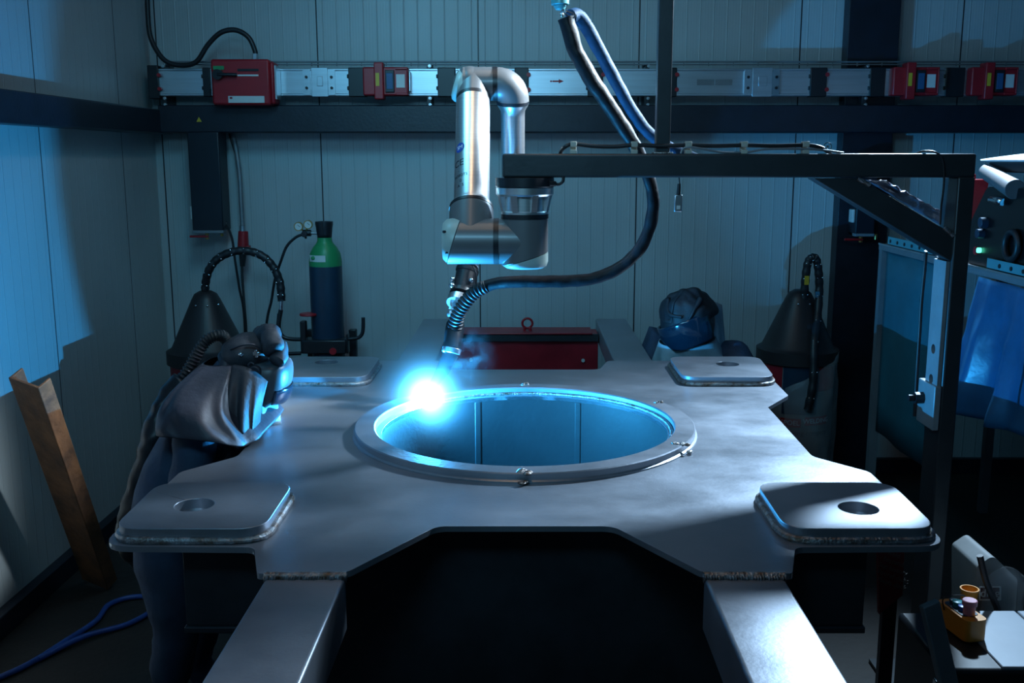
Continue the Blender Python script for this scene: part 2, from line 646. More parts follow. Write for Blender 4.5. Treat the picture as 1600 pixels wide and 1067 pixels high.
for (x0, x1) in ((478, 519), (1166, 1212)):
    b = bm_new()
    box(b, (rx(x0 + 9), YT - 0.010, z0t - 0.004), (rx(x1 - 6), YT, z1t + 0.004))
    box(b, (rx(x0 + 18), YT - 0.013, z0t + 0.05), (rx(x1 - 14), YT - 0.009, z0t + 0.10))
    cp = obj('joint_cover', b, 'rail_alu', tr, bevel=0.003)
    for xc in (x0 + 2, x1):
        b = bm_new()
        prism(b, [rpoly([(rx(xc) - .020, z0t + .004, .012), (rx(xc) + .018, z0t + .004, .012), (rx(xc) + .018, z1t - .004, .012), (rx(xc) - .020, z1t - .004, .012)])], 0, 0.012, M.Translation((0, YT - 0.002, 0)) @ M.Rotation(R(90), 4, 'X'))
        k = obj('clamp_plate', b, 'rail_alu' if xc < 1200 else 'grey_steel', cp, bevel=0.002)
        for zz in (z0t + 0.04, z1t - 0.045):
            b = bm_new()
            cyl(b, (rx(xc), YT - 0.022, zz), (rx(xc), YT - 0.012, zz), 0.008, seg=6)
            obj('bolt', b, 'black_plastic', cp)
# printed arrow and grey plate
b = bm_new()
za = P(870, 127, YT).z
box(b, (rx(863), YT - 0.0015, za - 0.004), (rx(874), YT - 0.0005, za + 0.004))
prism(b, [[V((rx(873), za - 0.011)), V((rx(881), za)), V((rx(873), za + 0.011))]], 0, 0.001, M.Translation((0, YT - 0.0005, 0)) @ M.Rotation(R(90), 4, 'X'))
ell(b, (rx(861), YT - 0.001, za), (0.005, 0.001, 0.005))
obj('arrow_mark', b, 'red_plastic', tr)
b = bm_new(); box(b, (rx(1089), YT - 0.002, P(0, 133, YT).z), (rx(1116), YT - 0.0005, P(0, 124, YT).z)); box(b, (rx(1117.5), YT - 0.002, P(0, 133, YT).z), (rx(1144), YT - 0.0005, P(0, 124, YT).z)); obj('type_plate', b, 'grey_steel', tr)
b = bm_new()
for py, rr in ((97.5, .005), (101.5, .004)):
    zz = P(820, py, 5.5).z
    cyl(b, (rx(255), 5.475, zz), (3.6, 5.475, zz), rr, seg=10)
for px in range(290, 1640, 39):
    cyl(b, (rx(px), 5.475, P(0, 97.5, 5.5).z), (rx(px), 5.475, P(0, 104, 5.5).z), .003, seg=6)
obj('cable_basket', b, 'grey_steel', tr)
for px in (255, 670, 1011, 1352):
    b = bm_new()
    zz = z1t
    box(b, (rx(px) - .012, YT, z0t - 0.06), (rx(px) + .012, 5.57, z0t - 0.0))
    box(b, (rx(px) - .012, 5.50, z0t - 0.0), (rx(px) + .012, 5.57, z1t + .03))
    box(b, (rx(px) - .010, YT - .004, z1t - .002), (rx(px) + .010, 5.52, z1t + .012))
    br = obj('bracket', b, 'black_plastic', tr, bevel=0.002)
    for q in (z1t + .012, z0t - .012, z0t - .045):
        b = bm_new()
        cyl(b, (rx(px) + .006, YT - .012, q), (rx(px) + .006, YT + .004, q), .009, seg=6)
        cyl(b, (rx(px) + .006, YT - .020, q), (rx(px) + .006, YT - .010, q), .005, seg=10)
        obj('bolt', b, 'zinc', br)


# red tap-off units clipped on the trunking
def tapbox(px0, label, first=None):
    x0, x1 = rx(px0), rx(px0 + 70)
    t = thing('tap_off_box', label, 'electrical box', (x0, YT, z0t), 0, 'red tap-off boxes on the trunking')
    W = x1 - x0
    yy = YT - 0.07
    b = bm_new()
    box(b, (x0, yy, z0t - .002), (x1, YT - .001, z1t + .002))
    obj('housing', b, 'red_plastic', t, bevel=0.008)
    b = bm_new(); box(b, (x0 + W * .26, yy - .022, z0t - .022), (x0 + W * .47, YT - .01, z1t + .024)); obj('collar', b, 'red_plastic', t, bevel=0.006)
    b = bm_new(); box(b, (x0 + W * .30, yy - .024, z0t + .045), (x0 + W * .38, yy - .0215, z1t - .03)); obj('warning_label', b, 'yellow_label', t)
    b = bm_new(); box(b, (x0 + W * .50, yy - .012, z0t + .014), (x0 + W * .70, yy + .01, z1t - .014)); f = obj('fuse_frame', b, 'black_plastic', t, bevel=0.003)
    b = bm_new(); box(b, (x0 + W * .53, yy - .015, z0t + .03), (x0 + W * .67, yy - .0115, z1t - .03)); obj('fuse_window', b, 'blue_window', f, bevel=0.002)
    b = bm_new(); box(b, (x0 + W * .74, yy - .003, z0t + .038), (x0 + W * .93, yy - .0005, z1t - .035)); obj('rating_label', b, 'white_label', t)
    b = bm_new(); box(b, (x0 + W * .97, yy - .010, z0t + .002), (x0 + W * 1.0, yy, z1t - .002)); box(b, (x0 + W * .72, yy - .010, z1t - .012), (x0 + W * 1.0, yy, z1t)); box(b, (x0 + W * .72, yy - .010, z0t), (x0 + W * 1.0, yy, z0t + .012)); obj('lid_rim', b, 'red_plastic', t, bevel=0.003)
    b = bm_new(); box(b, (x1 + .002, yy + .02, z0t + .02), (x1 + .010, YT - .002, z1t - .02)); obj('latch', b, 'zinc', t, bevel=0.002)
    return t


tapbox(570, 'red tap-off box left of the robot arm, nearest to the arm')
tapbox(1388, 'red tap-off box just right of the dark steel column')
tapbox(1509, 'red tap-off box at the far right end of the trunking')

# red isolator box and its feeding cable
YI = 5.30
x0, x1 = P(330, 128, YI).x, P(428, 128, YI).x
zi0, zi1 = P(380, 164, YI).z, P(380, 92, YI).z
t = thing('isolator_box', 'large red isolator box with black lever handle on the left of the trunking', 'electrical box', ((x0 + x1) / 2, YI, zi0))
b = bm_new(); box(b, (x0, YI, zi0), (x1 - .02, YT - .004, zi1)); obj('housing', b, 'red_plastic', t, bevel=0.012)
b = bm_new(); box(b, (x1 - .022, YI + .006, zi0 + .005), (x1, YT - .004, zi1 - .012)); obj('side_cover', b, 'red_plastic', t, bevel=0.01)
b = bm_new(); box(b, (x1, YI + .02, zi0 + .03), (x1 + .008, YT - .01, zi1 - .03)); obj('mounting_plate', b, 'zinc', t)
b = bm_new(); c = P(342, 117, YI); cyl(b, c + V((0, -.03, 0)), c + V((0, .01, 0)), .026, seg=24); tube(b, [c + V((0, -.025, 0)), c + V((.03, -.028, 0)), P(370, 117, YI - .02)], .009, smooth=4); h = obj('lever_handle', b, 'black_plastic', t)
b = bm_new(); box(b, P(371, 119, YI - .004), P(404, 116.5, YI - .001)); obj('lever_scale', b, 'white_label', t)
b = bm_new(); box(b, P(371, 111, YI - .004), P(404, 107.5, YI - .001)); obj('slot', b, 'black_plastic', t)
b = bm_new(); box(b, P(333, 109, YI - .004), P(350, 103, YI - .001)); obj('green_label', b, 'green_paint', t)
b = bm_new(); box(b, P(357, 160.5, YI - .003), P(413, 150, YI - .0005)); lb = obj('type_label', b, 'white_label', t, label='white printed label')
b = bm_new(); box(b, P(359, 154.5, YI - .0035), P(363, 151.5, YI - .003)); obj('red_mark', b, 'red_steel', lb)
bb = text_bm('400V 32A  IP55', 0.016, M.Translation(P(388, 155, YI - .0036)) @ M.Rotation(R(90), 4, 'X'))
bmesh.ops.delete(bb, geom=bb.verts[:], context='VERTS'); bb.free()
b = bm_new(); cyl(b, P(399, 84, YI + .05), P(399, 93, YI + .05), .016, seg=6); obj('cable_gland', b, 'zinc', t)
b = bm_new()
tube(b, [P(231, -120, 5.40), P(230, -40, 5.40), P(231, 20, 5.40), P(236, 60, 5.39), P(255, 92, 5.38), P(280, 102, 5.38), P(306, 97, 5.37), P(325, 70, 5.36), P(345, 51, 5.35), P(368, 47, 5.35), P(388, 58, 5.35), P(398, 78, 5.35), P(399, 86, 5.35)], .013, seg=12)
o = tag(obj('power_cable', b, 'rubber'), 'thick black cable looping down into the top of the red isolator box', 'cable')

# service boxes hung on the columns
def service_box(px0, px1, py0, py1, Y, label, plug):
    a, c = P(px0, py1, Y), P(px1, py0, Y)
    t = thing('service_box', label, 'service box', ((a.x + c.x) / 2, Y, a.z))
    b = bm_new(); box(b, (a.x, Y, a.z), (c.x, Y + .14, c.z)); obj('housing', b, 'box_black', t, bevel=0.006)
    b = bm_new(); box(b, (a.x + .0, Y - .004, a.z - .012), (c.x, Y + .05, a.z + .004)); obj('bottom_plate', b, 'grey_steel', t, bevel=0.002)
    m = a.x + (c.x - a.x) * .40
    b = bm_new(); cyl(b, (m, Y + .03, a.z - .045), (m, Y + .03, a.z), .010, seg=12); obj('valve', b, 'brass', t)
    b = bm_new(); box(b, (m - .09, Y + .015, a.z - .036), (m + .01, Y + .03, a.z - .024)); obj('valve_lever', b, 'red_plastic', t, bevel=0.003)
    b = bm_new(); cyl(b, (m + .08, Y + .03, a.z - .03), (m + .08, Y + .03, a.z), .008, seg=12); obj('coupling', b, 'brass', t)
    b = bm_new(); box(b, (a.x - .014, Y + .02, a.z + .06), (a.x + .001, Y + .08, a.z + .13)); obj('side_switch', b, 'white_label', t, bevel=0.004)
    if plug:
        b = bm_new(); q = P(344, 346, Y + .06); cyl(b, q + V((-.012, 0, .01)), q + V((.035, 0, -.012)), .02, .012, seg=14); obj('plug', b, 'rubber', t)
    return t


mat('box_black', (.005, .010, .018), 0, .4)
service_box(301, 341, 206, 361, 5.36, 'tall dark service box hanging under the beam in the left corner', True)
service_box(1336, 1374, 240, 366, 5.359, 'dark service box with red lever on the right steel column', False)
b = bm_new(); box(b, P(307, 190.5, 5.396), P(315, 183, 5.399)); 
bmesh.ops.delete(b, geom=b.verts[:], context='VERTS')
c = P(311, 187, 5.3985)
prism(b, [[V((-.014, -.011)), V((.014, -.011)), V((0, .014))]], 0, .001, M.Translation(c) @ M.Rotation(R(90), 4, 'X'))
tag(obj('warning_sticker', b, 'yellow_label'), 'small yellow triangular warning sticker on the dark beam', 'sticker')

# drop conduit with red socket
t = thing('power_socket', 'red industrial plug and socket hanging on a grey conduit at the back wall', 'socket', P(380, 390, 5.45))
b = bm_new(); tube(b, [P(362, 204, 5.55), P(368, 228, 5.53), P(374, 270, 5.50), P(377, 320, 5.48), P(379, 356, 5.47)], .012, seg=12); obj('conduit', b, 'grey_steel', t)
b = bm_new(); tube(b, [P(358, 207, 5.57), P(363, 225, 5.57), P(370, 245, 5.56)], .006, seg=8); obj('wire', b, 'rubber', t)
b = bm_new(); cyl(b, P(379, 353, 5.47), P(379, 362, 5.47), .016, seg=14); obj('collar', b, 'zinc', t)
b = bm_new(); cyl(b, P(380, 361, 5.47), P(380, 388, 5.47), .026, .031, seg=18); box(b, P(386, 393, 5.47), P(389, 384, 5.43)); obj('red_body', b, 'red_plastic', t, bevel=.003)
b = bm_new(); cyl(b, P(379.5, 390, 5.47), P(379, 416, 5.47), .024, .013, seg=18); obj('plug', b, 'rubber', t)
b = bm_new(); tube(b, [P(378, 414, 5.47), P(379, 440, 5.46), P(382, 480, 5.45), P(385, 525, 5.44), P(387, 640, 5.42)], .007, seg=8); obj('cord', b, 'rubber', t)
b = bm_new(); tube(b, [P(347, 349, 5.42), P(356, 356, 5.40), P(363, 375, 5.38), P(367, 405, 5.38), P(374, 450, 5.38), P(382, 500, 5.38), P(386, 640, 5.36)], .0065, seg=8)
tag(obj('service_cable', b, 'rubber'), 'thin black cable hanging from the side plug of the left service box', 'cable')


# ------------------------------------------------------------------ wire drums with cone hoods
def wire_drum(cx, cy, label, conduit, rr=.20, zr=.82):
    t = thing('wire_drum', label, 'wire drum', (cx, cy, 0), 0, 'welding wire drums by the back wall')
    b = bm_new(); lathe(b, [(rr * .93, 0), (rr * .95, .01), (rr * .95, zr - .02), (rr * .9, zr - .02)], M.Translation((cx, cy, 0)), 40); obj('drum', b, 'cardboard_white', t)
    b = bm_new()
    lathe(b, [(rr, zr - .055), (rr * 1.04, zr - .05), (rr * 1.04, zr + .012), (rr * .98, zr + .018), (rr * .90, zr + .03), (rr * .36, zr + .27), (rr * .28, zr + .30), (rr * .15, zr + .315), (rr * .1, zr + .315)], M.Translation((cx, cy, 0)), 40)
    obj('hood', b, 'hood_plastic', t)
    for a in (-1.9, -1.2, -.5):
        b = bm_new()
        ell(b, (cx + rr * .42 * math.cos(a), cy + rr * .42 * math.sin(a), zr + .25), (.006, .006, .006), u=8, v=6)
        obj('rivet', b, 'chrome', t)
    b = bm_new()
    p = cat([V(q) for q in conduit], 12)
    n = len(p)
    tube(b, conduit, .020, seg=12, smooth=14, rfun=lambda u: .0205 + .0012 * math.sin(u * 2 * math.pi * 22))
    cdt = obj('conduit', b, 'rubber', t)
    for i in range(4, n, max(1, n // 12)):
        d = (p[min(i + 1, n - 1)] - p[i - 1]).normalized()
        s = d.cross(V((0, 1, 0))).normalized()
        for k in (-1, 1):
            b = bm_new()
            ell(b, p[i] + s * k * .012 + V((0, -.018, 0)), (.004, .004, .004), u=8, v=6)
            obj('screw', b, 'chrome', cdt)
    return t


YD = 5.0
d1 = wire_drum(P(321, 540, YD).x, YD + .05, 'wire drum with dark cone hood and wide conduit arch in the left corner', [P(322, 470, YD + .05), P(321, 445, YD + .03), P(328, 419, YD), P(345, 401, YD), P(372, 392, YD), P(402, 396, YD), P(424, 413, YD), P(437, 440, YD), P(440, 470, YD)])
b = bm_new(); cyl(b, P(440, 468, YD), P(439, 486, YD), .009, seg=10); obj('end_fitting', b, 'chrome', d1)
b = bm_new(); tube(b, [P(439, 484, YD), P(436, 500, YD), P(434, 520, YD), P(430, 545, YD), P(420, 600, YD)], .012, seg=10); obj('wire_liner', b, 'rubber', d1)
b = bm_new(); lathe(b, [(.192, .55), (.193, .56), (.193, .75), (.192, .76)], M.Translation((P(321, 540, YD).x, YD + .05, 0)), 40, close=False); obj('red_band', b, 'red_steel', d1)
YR = 5.05
cx, cy = P(1250, 540, YR).x, YR + .05
d2 = wire_drum(cx, cy, 'wire drum with dark cone hood and narrow conduit loop beside the right steel column', [P(1256, 470, YR), P(1258, 440, YR), P(1262, 412, YR), P(1268, 403, YR), P(1275, 405, YR), P(1279, 425, YR), P(1280, 455, YR), P(1277, 500, YR - .06), P(1272, 540, YR - .16), P(1270, 600, YR - .2), P(1262, 640, YR - .2)])
b = bm_new(); boxc(b, P(1260.5, 438, YR - .021), (.022, .004, .045)); obj('yellow_label', b, 'yellow_label', d2)
b = bm_new(); boxc(b, P(1277, 460, YR - .022), (.022, .006, .03)); obj('clip', b, 'chrome', d2)
# its printed label: red blocks, a red strip with white words


def on_drum(t, name, a0, a1, z0, z1, m, off=.001, rad=.19):
    b = bm_new()
    grid(b, lambda u, v: V((cx + (rad + off) * math.sin(a0 + (a1 - a0) * u), cy - (rad + off) * math.cos(a0 + (a1 - a0) * u), z0 + (z1 - z0) * v)), 10, 2)
    return obj(name, b, m, t)


on_drum(d2, 'red_block', -1.3, -.62, .62, .78, 'red_steel', .002)
on_drum(d2, 'red_block', .35, 1.05, .64, .78, 'red_steel', .002)
on_drum(d2, 'blue_block', -.60, .33, .52, .78, 'navy_paint', .0015)
on_drum(d2, 'red_block', -1.35, -.72, .30, .48, 'red_steel', .002)
on_drum(d2, 'red_strip', -.62, -.08, .455, .50, 'red_plastic', .002)
on_drum(d2, 'red_strip', .02, .72, .465, .51, 'red_plastic', .002)


def drum_text(s, size, a, z, m, parent, rad=.1935):
    def bend(t):
        for v in t.verts:
            ang = a + v.co.x / rad
            rr = rad + v.co.z
            v.co = V((cx + rr * math.sin(ang), cy - rr * math.cos(ang), z + v.co.y))
    obj('lettering', text_bm(s, size, M.Identity(4), bend=bend), m, parent, smooth=False)


drum_text('SPOEL', .034, -.36, .477, 'ink_white', d2)
drum_text('WELDING', .034, .37, .487, 'ink_white', d2)
drum_text('Drawing company', .036, .05, .425, 'ink_black', d2, .1925)
drum_text('OK', .05, -1.02, .40, 'ink_white', d2, .194)

# clear plastic bag over that drum front
b = bm_new()
grid(b, lambda u, v: V((cx + .215 * math.sin(-.5 + 1.55 * u) + .02 * noise.noise(V((u * 6, v * 5, 2))), cy - .215 * math.cos(-.5 + 1.55 * u) - .02 * abs(noise.noise(V((u * 5, v * 6, 7)))), .06 + (.60 + .18 * u) * v)), 18, 14)
tag(obj('plastic_bag', b, 'clear_bag', solid=.001), 'clear crumpled plastic film wrapped round the right wire drum', 'plastic bag')

# ------------------------------------------------------------------ gas cylinder on its trolley
YG = 5.1
gx = P(510, 450, YG).x
zg = lambda py: P(510, py, YG).z
t = thing('gas_cylinder', 'dark blue gas cylinder with green shoulder standing at the back wall', 'gas cylinder', (gx, YG, .10))
rg = .083
b = bm_new(); lathe(b, [(rg * .9, .105), (rg, .12), (rg, zg(415))], M.Translation((gx, YG, 0)), 36); obj('body', b, 'navy_paint', t)
b = bm_new(); lathe(b, [(rg, zg(415)), (rg * 1.0, zg(408)), (rg * .93, zg(396)), (rg * .72, zg(386)), (rg * .52, zg(380)), (rg * .45, zg(376)), (rg * .43, zg(368))], M.Translation((gx, YG, 0)), 36); sh = obj('shoulder', b, 'green_paint', t)
b = bm_new(); grid(b, lambda u, v: V((gx + (rg * .995 + .001) * math.sin(-1.0 + 1.2 * u), YG - (rg * .995 + .001) * math.cos(-1.0 + 1.2 * u), zg(407) + (zg(397) - zg(407)) * v)), 8, 1); lb = obj('label', b, 'white_label', sh)
b = bm_new(); ell(b, (gx - rg * .55, YG - rg * .86, zg(401)), (.013, .004, .010)); obj('green_dot', b, 'green_paint', lb)
b = bm_new()
lathe(b, [(.034, zg(372)), (.036, zg(366)), (.040, zg(355)), (.043, zg(350)), (.043, zg(346.5)), (.036, zg(346.5)), (.034, zg(352)), (.030, zg(366))], M.Translation((gx, YG, 0)), 28, close=False)
obj('valve_guard', b, 'black_plastic', t, solid=.004)
b = bm_new(); cyl(b, (gx, YG, zg(380)), (gx, YG, zg(352)), .014, seg=14); obj('valve', b, 'brass', t)
rgt = thing('pressure_regulator', 'gas regulator with two round gauges on the cylinder valve', 'regulator', P(477, 364, YG))
b = bm_new(); c = P(477, 364, YG); cyl(b, c + V((-.012, 0, 0)), c + V((.030, 0, 0)), .017, seg=8); cyl(b, c + V((0, -.03, -.004)), c + V((0, .02, -.004)), .016, seg=12); cyl(b, c, P(478, 373, YG), .006, seg=8); obj('body', b, 'black_plastic', rgt, bevel=.002)
b = bm_new(); cyl(b, c, P(503, 365, YG), .006, seg=10); cyl(b, P(497, 365, YG), P(503, 365, YG), .012, seg=6); obj('stem', b, 'zinc', rgt)
for (px, py) in ((466, 354), (481, 351)):
    c2 = P(px, py, YG - .02)
    b = bm_new(); cyl(b, c2, c2 + V((0, .02, 0)), .0225, seg=24); tube(b, [c2 + V((0, .012, 0)), c + V((0, 0, 0))], .005, smooth=1, seg=8); g = obj('gauge', b, 'brass', rgt)
    b = bm_new(); cyl(b, c2 + V((0, -.001, 0)), c2 + V((0, .002, 0)), .018, seg=24); dl = obj('dial', b, 'white_label', g)
    b = bm_new(); boxc(b, c2 + V((.003, -.0015, .003)), (.016, .001, .002), M.Rotation(R(40), 3, 'Y')); obj('needle', b, 'ink_black', g)
b = bm_new(); tube(b, [P(474, 366, YG), P(462, 371, YG), P(448, 385, YG), P(439, 408, YG), P(430, 435, YG + .04), P(424, 470, YG + .05), P(416, 510, YG + .05), P(408, 620, YG + .05)], .007, seg=8)
tag(obj('gas_hose', b, 'rubber'), 'thin black gas hose curving down from the pressure regulator', 'hose')

t = thing('cylinder_trolley', 'black gas bottle trolley with bent hook tubes and red knob', 'trolley', (gx, YG, 0))
b = bm_new()
box(b, (gx - .14, YG - .12, .02), (gx + .14, YG + .12, .095))
for s in (-.11, .11):
    box(b, (gx + s - .02, YG + .09, .05), (gx + s + .02, YG + .13, P(510, 520, YG).z))
obj('chassis', b, 'black_plastic', t, bevel=.004)
b = bm_new(); box(b, P(472, 553, YG - .11), P(546, 526, YG + .0)); box(b, P(470, 553, YG - .1), P(480, 500, YG - .05)); box(b, P(541, 553, YG - .1), P(546, 520, YG - .05)); obj('cylinder_cradle', b, 'black_plastic', t, bevel=.006)
b = bm_new(); tube(b, [P(540, 530, YG - .08), P(553, 529, YG - .08), P(561, 527, YG - .08), P(566, 521, YG - .08), P(567.5, 510, YG - .08), P(567.5, 496, YG - .08)], .0095, seg=10, smooth=5); obj('hook_tube', b, 'black_plastic', t)
b = bm_new(); tube(b, [P(480, 530, YG - .08), P(458, 530, YG - .08), P(444, 527, YG - .08), P(437.5, 519, YG - .08), P(435.5, 505, YG - .08), P(436, 490, YG - .08)], .0105, seg=10, smooth=5); obj('hook_tube', b, 'black_plastic', t)
b = bm_new(); tube(b, [P(440, 553, YG - .08), P(470, 552, YG - .08)], .01, smooth=1); obj('rail_tube', b, 'black_plastic', t)
b = bm_new(); tube(b, [P(400, 517, YG), P(400, 540, YG)], .009, smooth=1); obj('rail_tube', b, 'black_plastic', t)
b = bm_new(); c = P(482, 491, YG - .06); cyl(b, c + V((0, 0, -.006)), c + V((0, 0, .006)), .046, .044, seg=20); obj('hand_wheel', b, 'red_plastic', t, bevel=.003)
b = bm_new(); c = P(520, 549, YG - .115); cyl(b, c, c + V((0, .02, 0)), .018, seg=16); obj('red_knob', b, 'red_plastic', t)
for s in (-.16, .16):
    b = bm_new()
    cyl(b, (gx + s - .02, YG + .1, .09), (gx + s + .02, YG + .1, .09), .09, seg=24)
    obj('wheel', b, 'rubber', t)

# ------------------------------------------------------------------ red crossbeam behind the workpiece
YB = 5.05
t = thing('lifting_crossbeam', 'red steel crossbeam with a lifting ring behind the workpiece', 'steel beam', (0.05, YB + .1, 0))
xa, xb = -.376, .376
zz1, zz2, zz3 = P(820, 533, YB).z, P(820, 522, YB).z, P(820, 514, YB + .16).z
b = bm_new(); box(b, (xa, YB, .62), (xb, YB + .16, zz2)); obj('beam', b, 'red_steel', t, bevel=.004)
b = bm_new(); box(b, (xa + .02, YB - .014, zz1), (xb, YB - .001, zz2 + .002)); obj('angle_strip', b, 'frame_paint', t, bevel=.002)
b = bm_new(); box(b, (xa, YB - .02, zz2), (xb - .03, YB + .17, zz2 + .008)); obj('top_flange', b, 'red_steel', t, bevel=.003)
b = bm_new(); c = P(824, 505, YB + .06); lathe(b, [(.026 + .006 * math.cos(a), .006 * math.sin(a)) for a in [2 * math.pi * i / 12 for i in range(13)]], axis_m(c, (0, 1, .15)), 28, close=False); cyl(b, c + V((-.014, 0, -.022)), c + V((-.016, 0, -.045)), .007, seg=8); cyl(b, c + V((.014, 0, -.022)), c + V((.016, 0, -.045)), .007, seg=8); obj('lifting_ring', b, 'red_plastic', t)
for px, py in ((736, 562), (911, 563)):
    b = bm_new()
    c = P(px, py, YB); cyl(b, c + V((0, -.008, 0)), c, .009, seg=12)
    obj('bolt', b, 'white_label', t)
for s in (xa + .08, xb - .08):
    b = bm_new(); box(b, (s - .04, YB + .03, 0), (s + .04, YB + .13, .63)); obj('leg', b, 'red_steel', t, bevel=.004)

# ------------------------------------------------------------------ the workpiece
ZP = 0.95
wk = thing('steel_workpiece', 'large flat steel frame with a round opening and four lifting pads being welded', 'workpiece', (0, 3.1, 0))
half = [(0.207, 2.232, .05), (0.370, 1.968, .03), (0.556, 1.960, .015), (0.600, 2.103, .03), (0.945, 2.110, .07), (0.948, 2.645, .05), (0.832, 2.790, .06), (0.842, 3.370, .025), (0.958, 3.545, .04), (0.975, 4.178, .04), (0.352, 4.178, .03), (0.305, 3.998, .05)]
full = half + [(-x, y, r) for x, y, r in half[::-1]]
b = bm_new(); prism(b, [rpoly(full), circ(0, 3.085, .452, 96)], ZP - .014, ZP); obj('top_plate', b, 'mill_steel', wk, bevel=.003, ang=.5)
# ring flange on the opening
b = bm_new()
ro, ri = .535, .470
lathe(b, [(ro + .006, ZP), (ro + .006, ZP + .004), (ro, ZP + .008), (ro, ZP + .024), (ro - .003, ZP + .027), (ri + .004, ZP + .027), (ri, ZP + .023), (ri, ZP + .004), (.452, ZP + .001)], M.Translation((0, 3.085, 0)), 128, close=False)
rf = obj('ring_flange', b, 'mill_steel', wk, ang=.4)
b = bm_new()
for i in range(160):
    a = R(158) + (R(-62) - R(158)) * i / 160
    a = R(128) - R(150) * i / 160
    ell(b, (.463 * math.cos(a), 3.085 + .463 * math.sin(a), ZP + .006), (.011, .006, .006), M.Rotation(a + R(90), 3, 'Z'), 8, 6)
obj('weld_bead', b, 'weld_bead', rf)
for (a, s) in ((-90, 1), (90, .8), (-30, .8), (28, .5)):
    b = bm_new()
    ca, sa = math.cos(R(a)), math.sin(R(a))
    for k in range(7):
        ell(b, ((ro - .03 + .008 * k) * ca + random.uniform(-.012, .012), 3.085 + (ro - .03 + .008 * k) * sa + random.uniform(-.004, .004), ZP + .027 - (.02 if k > 4 else 0)), (.012 * s, .009 * s, .005), u=10, v=6)
    obj('tack_weld', b, 'weld_bead', rf)
# drum under the opening
b = bm_new()
lathe(b, [(.452, ZP - .001), (.452, .50), (.462, .50), (.462, ZP - .03)], M.Translation((0, 3.085, 0)), 96, close=False)
dr = obj('opening_drum', b, 'drum_steel', wk, ang=.6)
for a in (65, 112):
    b = bm_new()
    ca, sa = math.cos(R(a)), math.sin(R(a))
    boxc(b, (.452 * ca, 3.085 + .452 * sa, .72), (.004, .022, .43), M.Rotation(R(a), 3, 'Z'))
    obj('seam', b, 'drum_steel', dr, bevel=.002)
b = bm_new(); cyl(b, (0, 3.085, .485), (0, 3.085, .50), .462, seg=64); obj('drum_bottom', b, 'web_steel', wk)


def pad(cx, cy, pts, hole):
    zt_ = ZP + .034
    b = bm_new(); prism(b, [rpoly([(x, y, .065) for x, y in pts]), circ(hole[0], hole[1], .046, 40)], ZP + .008, zt_)
    o = obj('lifting_pad', b, 'mill_steel', wk, bevel=.0025, ang=.5)
    b = bm_new(); lathe(b, [(.0462, zt_ - .002), (.0462, ZP - .03), (.050, ZP - .03)], M.Translation((hole[0], hole[1], 0)), 40, close=False); obj('hole_bore', b, 'bright_bore', o)
    b = bm_new()
    out = rpoly([(x, y, .07) for x, y in pts])
    mx = sum(p[0] for p in pts) / len(pts); my = sum(p[1] for p in pts) / len(pts)
    path = []
    for p in out:
        d = V((p.x - mx, p.y - my)).normalized() * .004
        path.append(V((p.x + d.x, p.y + d.y, ZP + .006)))
    path.append(path[0])
    tube(b, path, .009, seg=8, smooth=1, crumple=.004)
    obj('weld_bead', b, 'weld_bead', o)
    return o


pf = [(.585, 2.128), (.925, 2.128), (.935, 2.455), (.590, 2.455)]
pr = [(.600, 3.700), (.945, 3.700), (.975, 4.10), (.600, 4.10)]
pad(0, 0, pf, (.790, 2.262)); pad(0, 0, [(-x, y) for x, y in pf][::-1], (-.790, 2.285))
pad(0, 0, pr, (.815, 3.945)); pad(0, 0, [(-x, y) for x, y in pr][::-1], (-.805, 3.985))


def bar(x, y0, y1, zt_, h=.12, w_=.165):
    b = bm_new()
    rc = rpoly([(x - w_ / 2, zt_ - h, .008), (x + w_ / 2, zt_ - h, .008), (x + w_ / 2, zt_, .008), (x - w_ / 2, zt_, .008)], 4)
    loft(b, [[V((p.x, y0, p.y)) for p in rc], [V((p.x, y1, p.y)) for p in rc]])
    return obj('box_rail', b, 'mill_steel', wk, ang=.5)


for s in (-1, 1):
    o = bar(s * .455, .75, 1.955, ZP - .006)
    b = bm_new()
    tube(b, [V((s * .455 - .085, 1.955, ZP - .006)), V((s * .455 + .085, 1.955, ZP - .006))], .012, seg=10, smooth=1)
    for k in range(30):
        ell(b, (s * .455 - .082 + .0057 * k, 1.952 + random.uniform(-.002, .002), ZP - .004), (.005, .012, .007), u=8, v=6)
    obj('weld_bead', b, 'weld_bead', o)
    bar(s * .465, 4.12, 5.34, ZP - .006, .10)
# webs and outriggers under the plate
b = bm_new()
for s in (-1, 1):
    b = bm_new()
    box(b, (s * .56 - .010, 2.14, .74), (s * .56 + .010, 4.10, ZP - .014))
    obj('long_web', b, 'web_steel', wk)
for s in (-1, 1):
    for (ya, yb) in ((2.16, 2.46), (3.72, 4.08)):
        b = bm_new()
        xa_, xb_ = sorted((s * .56, s * .775))
        box(b, (xa_, ya, .735), (xb_, ya + .014, ZP - .014))
        box(b, (xa_, yb, .735), (xb_, yb + .014, ZP - .014))
        xo = s * .775
        box(b, (xo - .007, ya, .735), (xo + .007, yb + .014, ZP - .014))
        box(b, (xa_ - .01, ya - .01, .720), (xb_ + .01, yb + .024, .736))
        o = obj('outrigger', b, 'web_steel', wk, bevel=.003)
b = bm_new()
box(b, (-.55, 2.30, .36), (.55, 2.315, ZP - .014))
obj('cross_web', b, 'web_steel', wk)
b = bm_new(); box(b, (-.55, 3.85, .70), (.55, 3.865, ZP - .014))
obj('cross_web', b, 'web_steel', wk)


